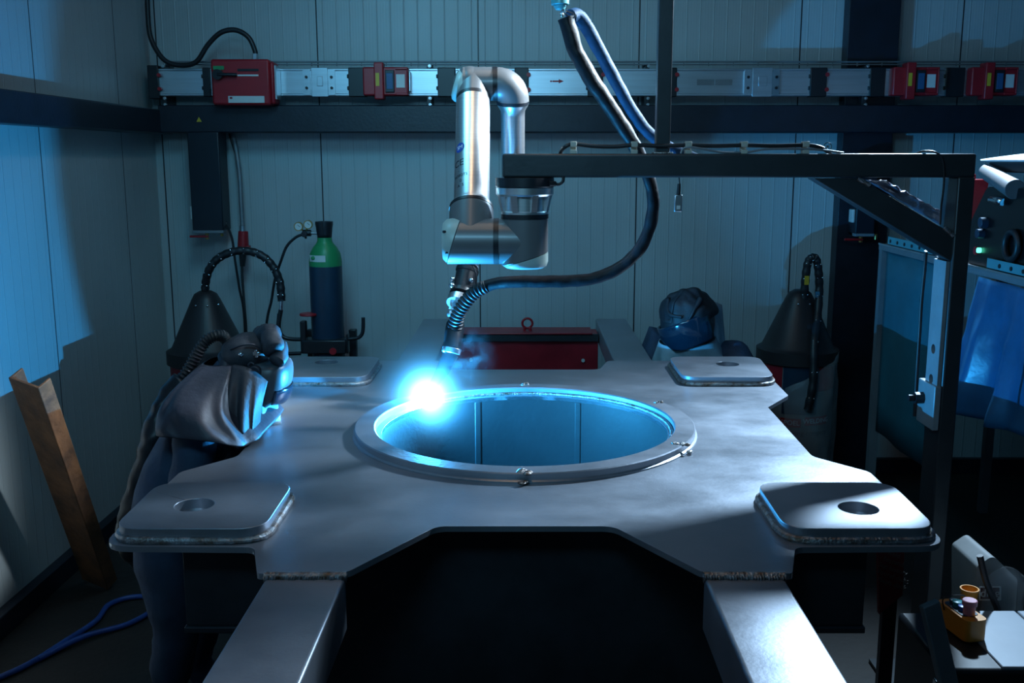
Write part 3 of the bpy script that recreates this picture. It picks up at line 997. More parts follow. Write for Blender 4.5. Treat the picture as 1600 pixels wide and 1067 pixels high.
def trestle(y, label):
    t = thing('trestle', label, 'trestle', (0, y, 0), 0, 'trestles under the workpiece')
    b = bm_new(); box(b, (-.78, y - .04, .64), (.78, y + .04, .719)); obj('beam', b, 'beam_paint', t, bevel=.004)
    for s in (-1, 1):
        b = bm_new(); box(b, (s * .62 - .04, y - .04, .0), (s * .62 + .04, y + .04, .641)); obj('leg', b, 'beam_paint', t, bevel=.004)
        b = bm_new(); box(b, (s * .62 - .06, y - .18, .0), (s * .62 + .06, y + .18, .03)); obj('foot', b, 'beam_paint', t, bevel=.004)


trestle(2.38, 'dark trestle under the front end of the steel workpiece')
trestle(3.93, 'dark trestle under the rear end of the steel workpiece')
# trestle for the long front rails
t = thing('trestle', 'low dark trestle carrying the front rails of the workpiece', 'trestle', (0, 1.05, 0), 0, 'trestles under the workpiece')
b = bm_new(); box(b, (-.62, 1.0, .755), (.62, 1.10, .824)); obj('beam', b, 'beam_paint', t, bevel=.004)
for s in (-1, 1):
    b = bm_new(); box(b, (s * .56 - .04, 1.01, 0), (s * .56 + .04, 1.09, .756)); obj('leg', b, 'beam_paint', t)

# ------------------------------------------------------------------ the arc, its smoke
nt_col = (0.16, 0.62, 1.0)
arc = thing('welding_arc', 'blinding blue white welding arc at the rim of the round opening', 'welding arc', ARC)
mat('arc_core', (1, 1, 1), emit=(0.62, 0.90, 1.0), estr=260)
b = bm_new(); ell(b, ARC + V((-.005, .007, -.004)), (.004, .004, .004)); obj('core', b, 'arc_core', arc)
al = bpy.data.lights.new('arc_light', 'POINT')
al.energy = 120
al.color = (0.03, 0.42, 1.0)
al.shadow_soft_size = .0008
ao = bpy.data.objects.new('arc_light', al)
COL.objects.link(ao)
ao.parent = arc
ao.location = (0, 0, 0)

m = bpy.data.materials.new('arc_bloom')
m.use_nodes = True
nt = m.node_tree
nt.nodes.clear()
out = nd(nt, 'ShaderNodeOutputMaterial')
vs = nd(nt, 'ShaderNodeVolumePrincipled')
vs.inputs['Color'].default_value = (.75, .9, 1, 1)
vs.inputs['Anisotropy'].default_value = 0.1
tc = nd(nt, 'ShaderNodeTexCoord')
ln = nd(nt, 'ShaderNodeVectorMath', operation='LENGTH')
nt.links.new(tc.outputs['Object'], ln.inputs[0])


def mm(op, a, bb):
    n = nd(nt, 'ShaderNodeMath', operation=op)
    for i, v in enumerate((a, bb)):
        if isinstance(v, (int, float)):
            n.inputs[i].default_value = v
        else:
            nt.links.new(v, n.inputs[i])
    return n.outputs[0]


e1 = mm('POWER', 2.718, mm('MULTIPLY', ln.outputs['Value'], -16.0))
vs.inputs['Emission Color'].default_value = (.10, .52, 1, 1)
nt.links.new(mm('MULTIPLY', mm('MULTIPLY', e1, mm('SUBTRACT', 1.0, mm('MULTIPLY', ln.outputs['Value'], 3.3))), 0.7), vs.inputs['Density'])
e2 = mm('POWER', 2.718, mm('MULTIPLY', ln.outputs['Value'], -55.0))
nt.links.new(mm('ADD', mm('MULTIPLY', e2, 2000.0), mm('MULTIPLY', mm('MULTIPLY', e1, mm('SUBTRACT', 1.0, mm('MULTIPLY', ln.outputs['Value'], 3.3))), 3.5)), vs.inputs['Emission Strength'])
nt.links.new(vs.outputs[0], out.inputs['Volume'])
MATS['arc_bloom'] = m
b = bm_new(); ell(b, (0, 0, 0), (.30, .30, .30), u=24, v=16)
bmesh.ops.translate(b, vec=ARC, verts=b.verts[:])
g = obj('arc_glare', b, 'arc_bloom', arc)  # emissive halo added round the arc to give its glare
g['kind'] = 'stuff'

m = bpy.data.materials.new('smoke')
m.use_nodes = True
nt = m.node_tree
nt.nodes.clear()
out = nd(nt, 'ShaderNodeOutputMaterial')
vs = nd(nt, 'ShaderNodeVolumePrincipled')
vs.inputs['Color'].default_value = (.7, .88, 1, 1)
tc = nd(nt, 'ShaderNodeTexCoord')
n = nd(nt, 'ShaderNodeTexNoise')
n.inputs['Scale'].default_value = 16
n.inputs['Detail'].default_value = 5
n.inputs['Distortion'].default_value = 1.2
nt.links.new(tc.outputs['Object'], n.inputs['Vector'])
ln = nd(nt, 'ShaderNodeVectorMath', operation='LENGTH')
mp = nd(nt, 'ShaderNodeMapping')
mp.inputs['Location'].default_value = (0, 0, -1)
mp.inputs['Scale'].default_value = (1 / .11, 1 / .10, 1 / .14)
nt.links.new(tc.outputs['Object'], mp.inputs['Vector'])
nt.links.new(mp.outputs['Vector'], ln.inputs[0])
fall = mm('MAXIMUM', mm('SUBTRACT', 1.0, ln.outputs['Value']), 0.0)
dn = mm('MAXIMUM', mm('SUBTRACT', n.outputs['Fac'], .49), 0.0)
nt.links.new(mm('MULTIPLY', mm('MULTIPLY', mm('MULTIPLY', fall, fall), dn), 16.0), vs.inputs['Density'])
nt.links.new(vs.outputs[0], out.inputs['Volume'])
MATS['smoke'] = m
b = bm_new(); ell(b, ARC + V((.15, .02, .13)), (.11, .10, .14), u=20, v=14)
o = tag(obj('smoke', b, 'smoke'), 'thin blue smoke drifting up right of the welding torch', 'smoke')
o['kind'] = 'stuff'

# ------------------------------------------------------------------ gantry
YG0, YG1 = 3.155, 3.245
zg0, zg1 = P(1000, 277.5, YG0).z, P(1000, 240, YG0).z
xl, xr = P(785, 258, YG0).x, P(1526, 258, YG0).x
gt = thing('gantry_frame', 'dark steel gantry with boom, post and diagonal brace carrying the robot', 'gantry', (1.38, 3.2, 0))
b = bm_new(); box(b, (xl, YG0, zg0), (xr - .001, YG1, zg1)); obj('boom', b, 'frame_paint', gt, bevel=.007)
pxl = P(1494, 320, YG0).x
b = bm_new(); box(b, (pxl, YG0 - .0005, .012), (xr, YG1 + .03, zg0 + .002)); obj('post', b, 'frame_paint', gt, bevel=.006)
b = bm_new(); box(b, (pxl - .10, YG0 - .12, 0), (xr + .10, YG1 + .12, .014)); obj('base_plate', b, 'frame_paint', gt)
a0, a1 = P(1272, 279, YG0 + .002), P(1484, 408, YG0 + .002)
c0, c1 = P(1345, 279, YG0 + .002), P(1490, 366, YG0 + .002)
b = bm_new()
prism(b, [[V((q.x, q.z)) for q in (a0, a1, V((pxl + .003, 0, a1.z)), V((pxl + .003, 0, c1.z)), c1, c0)]], -.040, .040, M.Translation((0, YG0 + .045, 0)) @ M.Rotation(R(90), 4, 'X'))
obj('diagonal_brace', b, 'frame_paint', gt, bevel=.005)
b = bm_new()
tube(b, [c0 + V((-.01, 0, 0)), c0 + V((.03, 0, -.02))], .007, seg=8, smooth=1); obj('weld_bead', b, 'weld_bead', gt)
b = bm_new(); tube(b, [c1 + V((-.03, 0, .02)), c1 + V((.0, 0, -.005))], .007, seg=8, smooth=1)
obj('weld_bead', b, 'weld_bead', gt)
vx0, vx1 = P(1026, 200, YG0 + .02).x, P(1048, 200, YG0 + .02).x
b = bm_new(); box(b, (vx0, YG0 + .02, zg1 - .002), (vx1, YG0 + .07, 3.99)); obj('hanger_pole', b, 'frame_paint', gt, bevel=.004)
b = bm_new(); box(b, (vx0 - .008, YG0 + .012, zg1 - .001), (vx1 + .008, YG0 + .078, zg1 + .005)); obj('pole_weld', b, 'weld_bead', gt, bevel=.002)
# inner adjustable sleeve on the post
sx = pxl - .001
z_a, z_b, z_c = PX(1470, 405, sx).z, PX(1455, 600, sx).z, PX(1447, 660, sx).z
b = bm_new()
mt = M.Translation((sx, 0, 0)) @ M.Rotation(R(90), 4, 'Z') @ M.Rotation(R(90), 4, 'X')
prism(b, [[V((YG0 + .01, z_b)), V((YG1 + .015, z_b)), V((YG1 + .015, z_a)), V((YG0 + .01, z_a))], circ(YG0 + .06, PX(1455, 541, sx).z, .016, 20), circ(YG0 + .06, PX(1453, 588, sx).z, .016, 20)], -.012, .0, mt @ M.Diagonal((1, 1, 1, 1)))
obj('perforated_sleeve', b, 'sleeve_zinc', gt)
b = bm_new(); box(b, (sx - .022, YG0 - .002, z_c), (sx - .001, YG1 + .045, z_b + .01)); cb = obj('clamp_bracket', b, 'sleeve_zinc', gt, bevel=.003)
b = bm_new(); c = V((sx - .02, YG1 - .0, (z_b + z_c) / 2 + .02)); cyl(b, c + V((-.03, 0, 0)), c, .020, seg=8); cyl(b, c + V((-.05, 0, 0)), c, .011, seg=12); obj('clamp_bolt', b, 'black_plastic', cb)
for px in (896, 991, 1075, 1162, 1258):
    b = bm_new()
    c = P(px, 231, YG0 + .02)
    zt_ = P(px, 221, YG0 + .02).z
    box(b, (c.x - .010, YG0 + .005, zg1 - .001), (c.x + .010, YG0 + .035, zg1 + .012)); box(b, (c.x - .010, YG0 + .005, zg1 + .020), (c.x + .010, YG0 + .035, zt_)); box(b, (c.x - .010, YG0 + .028, zg1), (c.x + .010, YG0 + .035, zt_))
    obj('cable_clip', b, 'beige_clip', gt, bevel=.002)
YC = YG0 + .018
b = bm_new(); tube(b, [P(876, 247, YC + .08), P(876, 238, YC + .05), P(882, 230, YC), P(896, 225, YC), P(925, 228, YC), P(960, 229, YC), P(991, 226.5, YC), P(1030, 228, YC), P(1075, 227, YC), P(1120, 228, YC), P(1162, 227, YC), P(1210, 228, YC), P(1258, 227, YC), P(1280, 230, YC), P(1295, 238, YC + .02), P(1300, 246, YC + .06)], .0065, seg=10)
tag(obj('robot_cable', b, 'rubber'), 'thick black cable clipped along the top of the gantry boom', 'cable')
b = bm_new(); tube(b, [P(1064, 240, YC - .008), P(1068, 232, YC - .008), P(1080, 230, YC - .010), P(1105, 234, YC - .01), P(1130, 238, YC - .01), P(1165, 238, YC - .008), P(1200, 233, YC - .01), P(1258, 233, YC - .010), P(1290, 235, YC - .006), P(1318, 239, YC)], .0035, seg=8)
tag(obj('thin_cable', b, 'grey_steel'), 'thin grey cable lying beside the thick cable on the boom', 'cable')
b = bm_new(); lathe(b, [(.013, -.002), (.0135, 0), (.013, .002), (.011, .002), (.011, -.002), (.013, -.002)], axis_m(P(1293, 229, YC + .03), (0, 1, 0)), 24, close=False); cyl(b, P(1293, 229, YC + .029), P(1293, 229, YC + .031), .004, seg=10)
tag(obj('clear_washer', b, 'chrome'), 'small thin ring standing on top of the gantry boom', 'ring')
# thin cable over the post corner, hanging down beside it
b = bm_new(); tube(b, [P(1433, 239, YC + .03), P(1445, 236, YC), P(1462, 238, YG0 - .006), P(1473, 250, YG0 - .010), P(1475, 285, YG0 - .010), P(1471, 320, YG0 - .004), P(1469, 350, YG0 + .05)], .003, seg=8)
tag(obj('sensor_cable', b, 'rubber'), 'thin black cable looped over the right end of the boom', 'cable')
b = bm_new(); tube(b, [P(1447, 392, 3.32), P(1445, 420, 3.34), P(1440, 470, 3.36), P(1437, 520, 3.36), P(1433, 580, 3.36), P(1429, 650, 3.36)], .006, seg=10)
tag(obj('hanging_cable', b, 'rubber'), 'black cable hanging straight down in front of the teal sheet', 'cable')
# folded film on the brace
b = bm_new()
q = [P(1352, 281, 3.30), P(1384, 282, 3.30), P(1470, 330, 3.30), P(1478, 352, 3.30)]


def film(u, v):
    top = q[1].lerp(q[2], u)
    bot = q[0].lerp(P(1486, 362, 3.30), u)
    p = bot.lerp(top, v)
    return p + V((0, .012 * noise.noise(V((u * 9, v * 3, 1))), .006 * noise.noise(V((u * 12, v * 2, 5))) * v))


grid(b, film, 30, 5)
tag(obj('plastic_sheet', b, 'dark_film', solid=.002), 'crumpled dark plastic sheet tucked behind the diagonal brace', 'plastic sheet')
# little tag on a cord
t = thing('key_tag', 'small grey tag hanging on a cord under the boom', 'tag', P(1060, 332, YG0 + .03))
b = bm_new(); tube(b, [P(1061, 277, YG0 + .03), P(1062, 288, YG0 + .03)], .002, smooth=1, seg=6); cyl(b, P(1061, 287, YG0 + .03), P(1060, 304, YG0 + .03), .005, .007, seg=10); obj('cord', b, 'black_plastic', t)
b = bm_new(); box(b, P(1053.5, 331, YG0 + .026), P(1066, 304, YG0 + .034)); obj('tag', b, 'zinc', t, bevel=.003)
b = bm_new(); boxc(b, P(1060, 324, YG0 + .0255), (.012, .001, .012)); obj('label', b, 'white_label', t)

# ------------------------------------------------------------------ robot arm
rb = thing('industrial_robot', 'silver and grey six axis robot arm hanging upside down from the boom', 'robot arm', (0, 3.2, zg0))
BX, BY = 0.0, 3.2
zz = lambda py, Y=3.2: P(820, py, Y).z
b = bm_new(); lathe(b, [(.0925, zg0 - .001), (.0925, zz(291)), (.089, zz(293))], M.Translation((BX, BY, 0)), 48); obj('mounting_ring', b, 'robot_black', rb)
b = bm_new()
lathe(b, [(.091, zz(293)), (.091, zz(303)), (.086, zz(306)), (.070, zz(306.5)), (.070, zz(329)), (.075, zz(331)), (.075, zz(334))], M.Translation((BX, BY, 0)), 48)
for k in range(8):
    a = k * math.pi / 4 + .39
    c, s = math.cos(a), math.sin(a)
    rot = M.Rotation(a, 4, 'Z')
    prism(b, [[V((.066, zz(305))), V((.0885, zz(305))), V((.077, zz(330))), V((.066, zz(330)))]], -.010, .010, M.Translation((BX, BY, 0)) @ rot @ M.Rotation(R(90), 4, 'X'))
obj('base_casting', b, 'brushed_alu', rb, ang=.5)
b = bm_new(); cyl(b, (BX, BY, zz(341)), (BX, BY, zz(334)), .0755, seg=48); obj('joint_seal', b, 'robot_black', rb)
CS = V((-.172, 3.2, zz(377)))
CE = V((-.178, 3.58, P(739, 131, 3.58).z))
CF = V((P(801, 131, 3.58).x, 3.58, CE.z))
# shoulder: vertical part, horizontal part
rS = .0735
b = bm_new()
cyl(b, (BX, BY, 1.44), (BX, BY, zz(341)), rS, seg=48)
halve(b, (0, 3.2, 1.482), V((-.30, 0, 1)), True)
obj('shoulder_housing', b, 'robot_grey', rb, bevel=.002)
b = bm_new()
lathe(b, [(0.0, 1.452), (rS * .80, 1.453), (rS * .95, 1.460), (rS * 1.01, 1.474), (rS * 1.01, 1.53)], M.Translation((BX, BY, 0)), 48)
halve(b, (0, 3.2, 1.481), V((-.30, 0, 1)), False)
obj('shoulder_lid', b, 'robot_lid', rb)
b = bm_new()
cyl(b, (-.30, 3.2, CS.z), (0, 3.2, CS.z), .0725, seg=48)
halve(b, (-.226, 3.2, CS.z), V((1, 0, -.32)), True)
obj('shoulder_link', b, 'robot_grey', rb, bevel=.002)
b = bm_new()
lathe(b, [(.0735, 0), (.0735, .10), (.070, .118), (.058, .130), (0, .133)], axis_m((-.13, 3.2, CS.z), (-1, 0, 0)), 48)
halve(b, (-.227, 3.2, CS.z), V((1, 0, -.32)), False)
ld = obj('joint_lid', b, 'robot_lid', rb)
b = bm_new(); cyl(b, P(692, 362, 3.135), P(696, 362, 3.14), .004, seg=8); obj('lid_screw', b, 'ink_black', ld)
b = bm_new(); cyl(b, P(697, 395, 3.135), P(700, 395, 3.14), .004, seg=8); obj('lid_screw', b, 'ink_black', ld)
b = bm_new(); cyl(b, (-.099, 3.2, CS.z), (-.082, 3.2, CS.z), .0735, seg=48); obj('joint_seal', b, 'robot_black', rb)
# upper arm
d = (CE - CS).normalized()
L = (CE - CS).length
b = bm_new(); cyl(b, CS, CS + d * .118, .0715, seg=48); obj('upper_arm_collar', b, 'robot_grey', rb, bevel=.002)
b = bm_new(); cyl(b, CS + d * .118, CS + d * .129, .0722, .0715, seg=48); obj('joint_seal', b, 'robot_black', rb)
b = bm_new(); lathe(b, [(.066, .129), (.064, .140), (.0585, .150), (.0580, L - .09), (.0585, L - .078)], axis_m(CS, d), 56); ut = obj('upper_arm_tube', b, 'brushed_alu', rb, ang=.9)
b = bm_new(); cyl(b, CS + d * (L - .079), CS + d * (L - .066), .0595, seg=48); obj('joint_seal', b, 'robot_black', rb)
# elbow
b = bm_new(); cyl(b, CS + d * (L - .067), CE, .0575, seg=48); cyl(b, CE + V((-.035, 0, 0)), (-.108, 3.58, CE.z), .057, seg=48)
ell(b, CE + V((-.012, 0, .002)), (.058, .0575, .0575), u=36, v=24)
obj('elbow_housing', b, 'robot_grey', rb)
b = bm_new(); lathe(b, [(.058, -.012), (.058, .004), (.052, .016), (.040, .022), (0, .024)], axis_m(CE + V((-.046, 0, -.006)), V((-1, -.1, .28))), 40); obj('elbow_lid', b, 'robot_lid', rb)
b = bm_new(); cyl(b, (-.110, 3.58, CE.z), (-.094, 3.58, CE.z), .0585, seg=48); obj('joint_seal', b, 'robot_black', rb)
df = V((0, .242, -.970)).normalized()
b = bm_new()
ctr = V((-.094, 3.58, CE.z)) + df * .052
path = [V((-.095, 3.58, CE.z))]
for k in range(0, 11):
    a = R(90) * k / 10
    path.append(ctr + V((1, 0, 0)) * math.sin(a) * .052 - df * math.cos(a) * .052)
path.append(path[-1] + df * .006)
tube(b, path, .0565, seg=40, smooth=1)
obj('forearm_elbow', b, 'robot_grey', rb, ang=1.2)
FB = path[-1]
b = bm_new(); cyl(b, FB, FB + df * .012, .0575, .056, seg=48); obj('joint_seal', b, 'robot_black', rb)
b = bm_new(); lathe(b, [(.055, .012), (.053, .017), (.043, .034), (.042, .05), (.042, .44), (.045, .46)], axis_m(FB, df), 48); ft = obj('forearm_tube', b, 'brushed_alu', rb, ang=.9)
W1 = FB + df * .50
b = bm_new(); cyl(b, W1 - df * .05, W1 + df * .03, .046, seg=40); cyl(b, W1 + V((.03, 0, 0)), W1 + V((-.09, 0, 0)), .045, seg=40); obj('wrist_housing', b, 'robot_grey', rb, bevel=.006)
W2 = V((P(731, 380, W1.y).x, W1.y, W1.z))
b = bm_new(); cyl(b, W1 + V((-.09, 0, 0)), W2 + V((-.03, 0, 0)), .0445, seg=40); cyl(b, W2 + V((0, 0, .05)), W2 + V((0, -.01, -.055)), .043, seg=40); obj('wrist_link', b, 'robot_grey', rb, bevel=.006)
TF = P(731, 420, 3.66)
b = bm_new(); cyl(b, W2 + V((0, -.01, -.055)), TF + V((0, 0, .0)), .040, .040, seg=40); obj('tool_flange', b, 'brushed_alu', rb, bevel=.002)
b = bm_new(); tube(b, [P(866, 287, 3.16), P(873, 288, 3.15), P(879, 284, 3.15), P(880, 277, 3.16), P(877, 272, 3.19)], .005, seg=8); cyl(b, P(858, 287, 3.14), P(868, 287, 3.15), .008, seg=10); obj('connector_cable', b, 'rubber', rb)


# printed marks on the upper arm tube
def on_tube(bmx, along, ang, rad=.0586):
    """bend a flat decal onto the upper arm tube: x runs round the tube, y along it"""
    side = V((1, 0, 0))
    side = (side - d * side.dot(d)).normalized()
    nrm = d.cross(side)
    if nrm.y > 0:
        nrm = -nrm
    for v in bmx.verts:
        a = ang + v.co.x / rad
        rr = rad + v.co.z
        v.co = CS + d * (along + v.co.y) + side * math.sin(a) * rr + nrm * math.cos(a) * rr
    return bmx


def tube_text(s, size, along, ang, m):
    return obj('lettering', on_tube(text_bm(s, size, M.Identity(4), .0003), along, ang), m, ut, smooth=False)


b = bm_new(); grid(b, lambda u, v: V((.019 * v * math.cos(2 * math.pi * u), .019 * v * math.sin(2 * math.pi * u), .0002)), 32, 4)
bd = obj('round_mark', on_tube(b, .335, -.74), 'ink_blue', ut)
obj('lettering', on_tube(text_bm('SM', .020, M.Identity(4), .0006), .335, -.73), 'ink_white', bd, smooth=False)
tube_text('CE', .036, .272, -.80, 'ink_black')
tube_text('ROBOTS', .014, .222, -.66, 'ink_black')
tube_text('0', .016, .201, -.62, 'ink_black')
tube_text('A  S', .015, .182, -.62, 'ink_black')
b = bm_new(); boxc(b, (0, 0, 0), (.022, .0008, .0004)); obj('printed_line', on_tube(b, .242, -.62), 'ink_black', ut)
b = bm_new()
for k in range(4):
    boxc(b, (.002 * k, -.008 * k, 0), (.016, .0016, .0004), M.Rotation(R(-35), 3, 'Z'))
obj('printed_lines', on_tube(b, .34, 1.05), 'ink_black', ut)
for k, s in enumerate('UR'):
    pass

# ------------------------------------------------------------------ welding torch
tch = thing('welding_torch', 'black welding torch held by the robot wrist, tip at the arc', 'welding torch', TF)
ax = [(731, 420, 3.66), (726, 438, 3.64), (722, 456, 3.61), (717, 471, 3.58), (714, 488, 3.56), (712, 503, 3.54), (709, 526, 3.51), (706, 546, 3.48), (702, 562, 3.475), (696, 585, 3.445), (690, 607, 3.41)]
A = [P(*q) for q in ax]
A[-1] = ARC + V((-.545, .913, -.347)) * .0135
A[-2] = A[-1] + V((.312, .845, .435)) * .036


def seg_cyl(bm, i, j, r0, r1=None, s=28):
    cyl(bm, A[i], A[j], r0, r1, s)


b = bm_new(); seg_cyl(b, 0, 2, .040, .036); cyl(b, A[0], A[0].lerp(A[1], .35), .043, seg=28); obj('mount_body', b, 'black_plastic', tch, bevel=.003)
for q, r_ in ((P(707, 436, 3.60), .010), (P(736, 438, 3.60), .009), (P(706, 446, 3.58), .011)):
    b = bm_new()
    ell(b, q, (r_, r_, r_), u=12, v=8)
    obj('clamp_screw', b, 'chrome', tch)
b = bm_new(); tube(b, [P(738, 415, 3.62), P(744, 428, 3.60), P(743, 445, 3.60), P(735, 454, 3.59)], .003, seg=8); obj('signal_wire', b, 'rubber', tch)
b = bm_new(); cyl(b, A[2], A[3].lerp(A[2], .6), .043, seg=32); obj('clutch_ring', b, 'black_plastic', tch, bevel=.002)
dd = (A[3] - A[2]).normalized()
b = bm_new(); cyl(b, A[3] - dd * .014, A[3] + dd * .014, .044, seg=36); obj('clutch_disc', b, 'brushed_alu', tch, bevel=.002)
b = bm_new(); seg_cyl(b, 3, 4, .022, .018); box(b, A[4] + V((-.03, -.015, -.012)), A[4] + V((.012, .015, .016))); ell(b, A[4] + V((-.022, -.02, -.004)), (.013, .013, .013), u=12, v=8); obj('bracket', b, 'zinc', tch, bevel=.002)
b = bm_new(); lathe(b, [(.028, 0), (.033, .01), (.034, .05), (.030, (A[7] - A[5]).length)], axis_m(A[5], A[7] - A[5]), 28); obj('handle', b, 'black_plastic', tch)
b = bm_new(); cyl(b, A[7] - (A[7] - A[6]).normalized() * .006, A[7] + (A[8] - A[7]).normalized() * .014, .034, .033, 28); ell(b, P(694, 547, 3.46), (.008, .008, .008), u=10, v=8); obj('collar', b, 'zinc', tch, bevel=.002)
b = bm_new(); cyl(b, A[7].lerp(A[8], .4), A[8].lerp(A[9], .25), .029, .026, 24); cyl(b, A[8].lerp(A[9], .25), A[8].lerp(A[9], .75), .026, .015, 24); obj('neck', b, 'black_plastic', tch)
b = bm_new(); tube(b, [A[8].lerp(A[9], .55), A[8].lerp(A[9], .8), A[9], A[9].lerp(A[10], .3), A[9].lerp(A[10], .6), A[10]], .015, seg=24, smooth=4, rfun=lambda u: .0175 - .0028 * u); obj('nozzle', b, 'black_plastic', tch)

# hose bundle: bellows at the torch, leather sleeve up to the balancer hook, sleeve down to the boom
hs = thing('torch_hose', 'black sleeved torch hose looping from the torch up to the hook', 'hose', P(740, 470, 3.5))
b = bm_new(); tube(b, [P(711, 512, 3.51), P(716, 492, 3.50), P(726, 474, 3.49), P(741, 457, 3.48), P(760, 447, 3.47)], .026, seg=18, smooth=44, rfun=lambda u: .0255 - .003 * u + .0024 * math.copysign(abs(math.sin(u * math.pi * 30)) ** .5, math.sin(u * math.pi * 30)))
obj('bellows', b, 'rubber', hs, ang=1.5)
hp = [P(755, 449, 3.475), P(775, 443, 3.47), P(810, 440, 3.46), P(850, 440, 3.46), P(895, 439, 3.46), P(930, 434, 3.46), P(968, 418, 3.46), P(998, 390, 3.45), P(1015, 355, 3.44), P(1021, 318, 3.43), P(1016, 285, 3.43), P(1003, 250, 3.42), P(983, 213, 3.40), P(955, 170, 3.38), P(925, 125, 3.36), P(900, 80, 3.35), P(889, 45, 3.35), P(884, 28, 3.35)]
b = bm_new(); tube(b, hp, .024, seg=16, smooth=10, rfun=lambda u: .0215 + (.005 * min(1, max(0, (u - .62) / .2))), crumple=.003); obj('sleeve', b, 'sleeve_leather', hs)
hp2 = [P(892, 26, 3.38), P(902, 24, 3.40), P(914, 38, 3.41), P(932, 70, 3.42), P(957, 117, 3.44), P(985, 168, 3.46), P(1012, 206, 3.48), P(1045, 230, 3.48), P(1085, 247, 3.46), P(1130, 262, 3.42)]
b = bm_new(); tube(b, hp2, .024, seg=16, smooth=10, rfun=lambda u: .024 - .006 * u, crumple=.002); obj('sleeve', b, 'sleeve_blue_lit', hs, label='blue lit sleeve running down to the boom')
# spring balancer
t = thing('spring_balancer', 'cylindrical balancer with hook holding up the torch hose', 'balancer', P(875, 8, 3.35))
b = bm_new(); cyl(b, P(875, 8, 3.35), P(875, -45, 3.35), .029, seg=28); cyl(b, P(875, 16, 3.35), P(875, 8, 3.35), .014, .022, seg=20); obj('housing', b, 'teal_metal', t, bevel=.003)
b = bm_new(); tube(b, [P(875, -45, 3.35), V((P(875, -45, 3.35).x, 3.35, 4.0))], .006, smooth=1); obj('rope', b, 'rubber', t)
b = bm_new(); tube(b, [P(877, 15, 3.35), P(884, 17, 3.345), P(897, 22, 3.34), P(900, 26, 3.34), P(894, 27, 3.34), P(882, 21, 3.345), P(876, 18, 3.35)], .0028, seg=8); obj('carabiner', b, 'chrome', t)
b = bm_new(); ell(b, P(878, 23, 3.33), (.007, .007, .007), u=10, v=8); obj('swivel', b, 'chrome', t)


# ------------------------------------------------------------------ people
def patch(bm, c, rad, rot, a0, a1, e0, e1, nu=20, nv=12, disp=0.0, seed=0.0, freq=9):
    """part of an ellipsoid; azimuth from +X about Z, elevation from the XY plane, in the frame rot"""
    def f(u, v):
        a = R(a0 + (a1 - a0) * u)
        e = R(e0 + (e1 - e0) * v)
        p = V((rad[0] * math.cos(e) * math.cos(a), rad[1] * math.cos(e) * math.sin(a), rad[2] * math.sin(e)))
        if disp:
            p *= 1 + disp * noise.fractal(p * freq + V((seed, 0, 0)), .8, 2, 3)
        return V(c) + rot @ p
    grid(bm, f, nu, nv)


def hand_pts(pts, edges, pre, wrist, dirv, palm, root):
    """palm and five bent fingers as skin chains"""
    dirv = V(dirv).normalized()
    palm = V(palm).normalized()
    side = dirv.cross(palm).normalized()
    c = V(wrist) + dirv * .045
    pts[pre + 'palm'] = (c, (.030, .020))
    edges.append((root, pre + 'palm'))
    for i, (s, ln_) in enumerate(((-.030, .075), (-.010, .085), (.010, .080), (.030, .062))):
        k0 = c + dirv * .045 + side * s
        k1 = k0 + dirv * ln_ * .5 + palm * .012
        k2 = k1 + dirv * ln_ * .3 + palm * .028
        for j, q in enumerate((k0, k1, k2)):
            pts[f'{pre}f{i}{j}'] = (q, .0095 - .001 * j)
        edges.extend([(pre + 'palm', f'{pre}f{i}0'), (f'{pre}f{i}0', f'{pre}f{i}1'), (f'{pre}f{i}1', f'{pre}f{i}2')])
    t0 = c + side * -.035 + dirv * .0
    t1 = t0 + side * -.020 + dirv * .035 + palm * .01
    pts[pre + 't0'] = (t0, .012)
    pts[pre + 't1'] = (t1, .010)
    edges.extend([(pre + 'palm', pre + 't0'), (pre + 't0', pre + 't1')])


def body(parent, j, m):
    """j: joint positions"""
    pts = {
        'pelvis': (j['pelvis'], (.155, .125)), 'waist': (V(j['pelvis']).lerp(V(j['chest']), .5), (.145, .12)), 'chest': (j['chest'], (.165, .13)), 'neck': (j['neck'], (.075, .075)), 'head': (j['head'], (.085, .085)),
    }
    ed = [('pelvis', 'waist'), ('waist', 'chest'), ('chest', 'neck'), ('neck', 'head')]
    for s in 'LR':
        pts[s + 'sh'] = (j[s + 'sh'], .080); pts[s + 'el'] = (j[s + 'el'], .055); pts[s + 'wr'] = (j[s + 'wr'], .040)
        pts[s + 'hip'] = (j[s + 'hip'], .105); pts[s + 'kn'] = (j[s + 'kn'], .078); pts[s + 'an'] = (j[s + 'an'], .056); pts[s + 'toe'] = (j[s + 'toe'], .042)
        ed += [('chest', s + 'sh'), (s + 'sh', s + 'el'), (s + 'el', s + 'wr'), ('pelvis', s + 'hip'), (s + 'hip', s + 'kn'), (s + 'kn', s + 'an'), (s + 'an', s + 'toe')]
        hand_pts(pts, ed, s + 'h', j[s + 'wr'], V(j[s + 'wr']) - V(j[s + 'el']), j['palm'], s + 'wr')
    return skin('body', m, pts, ed, 'pelvis', parent, 2, .012)


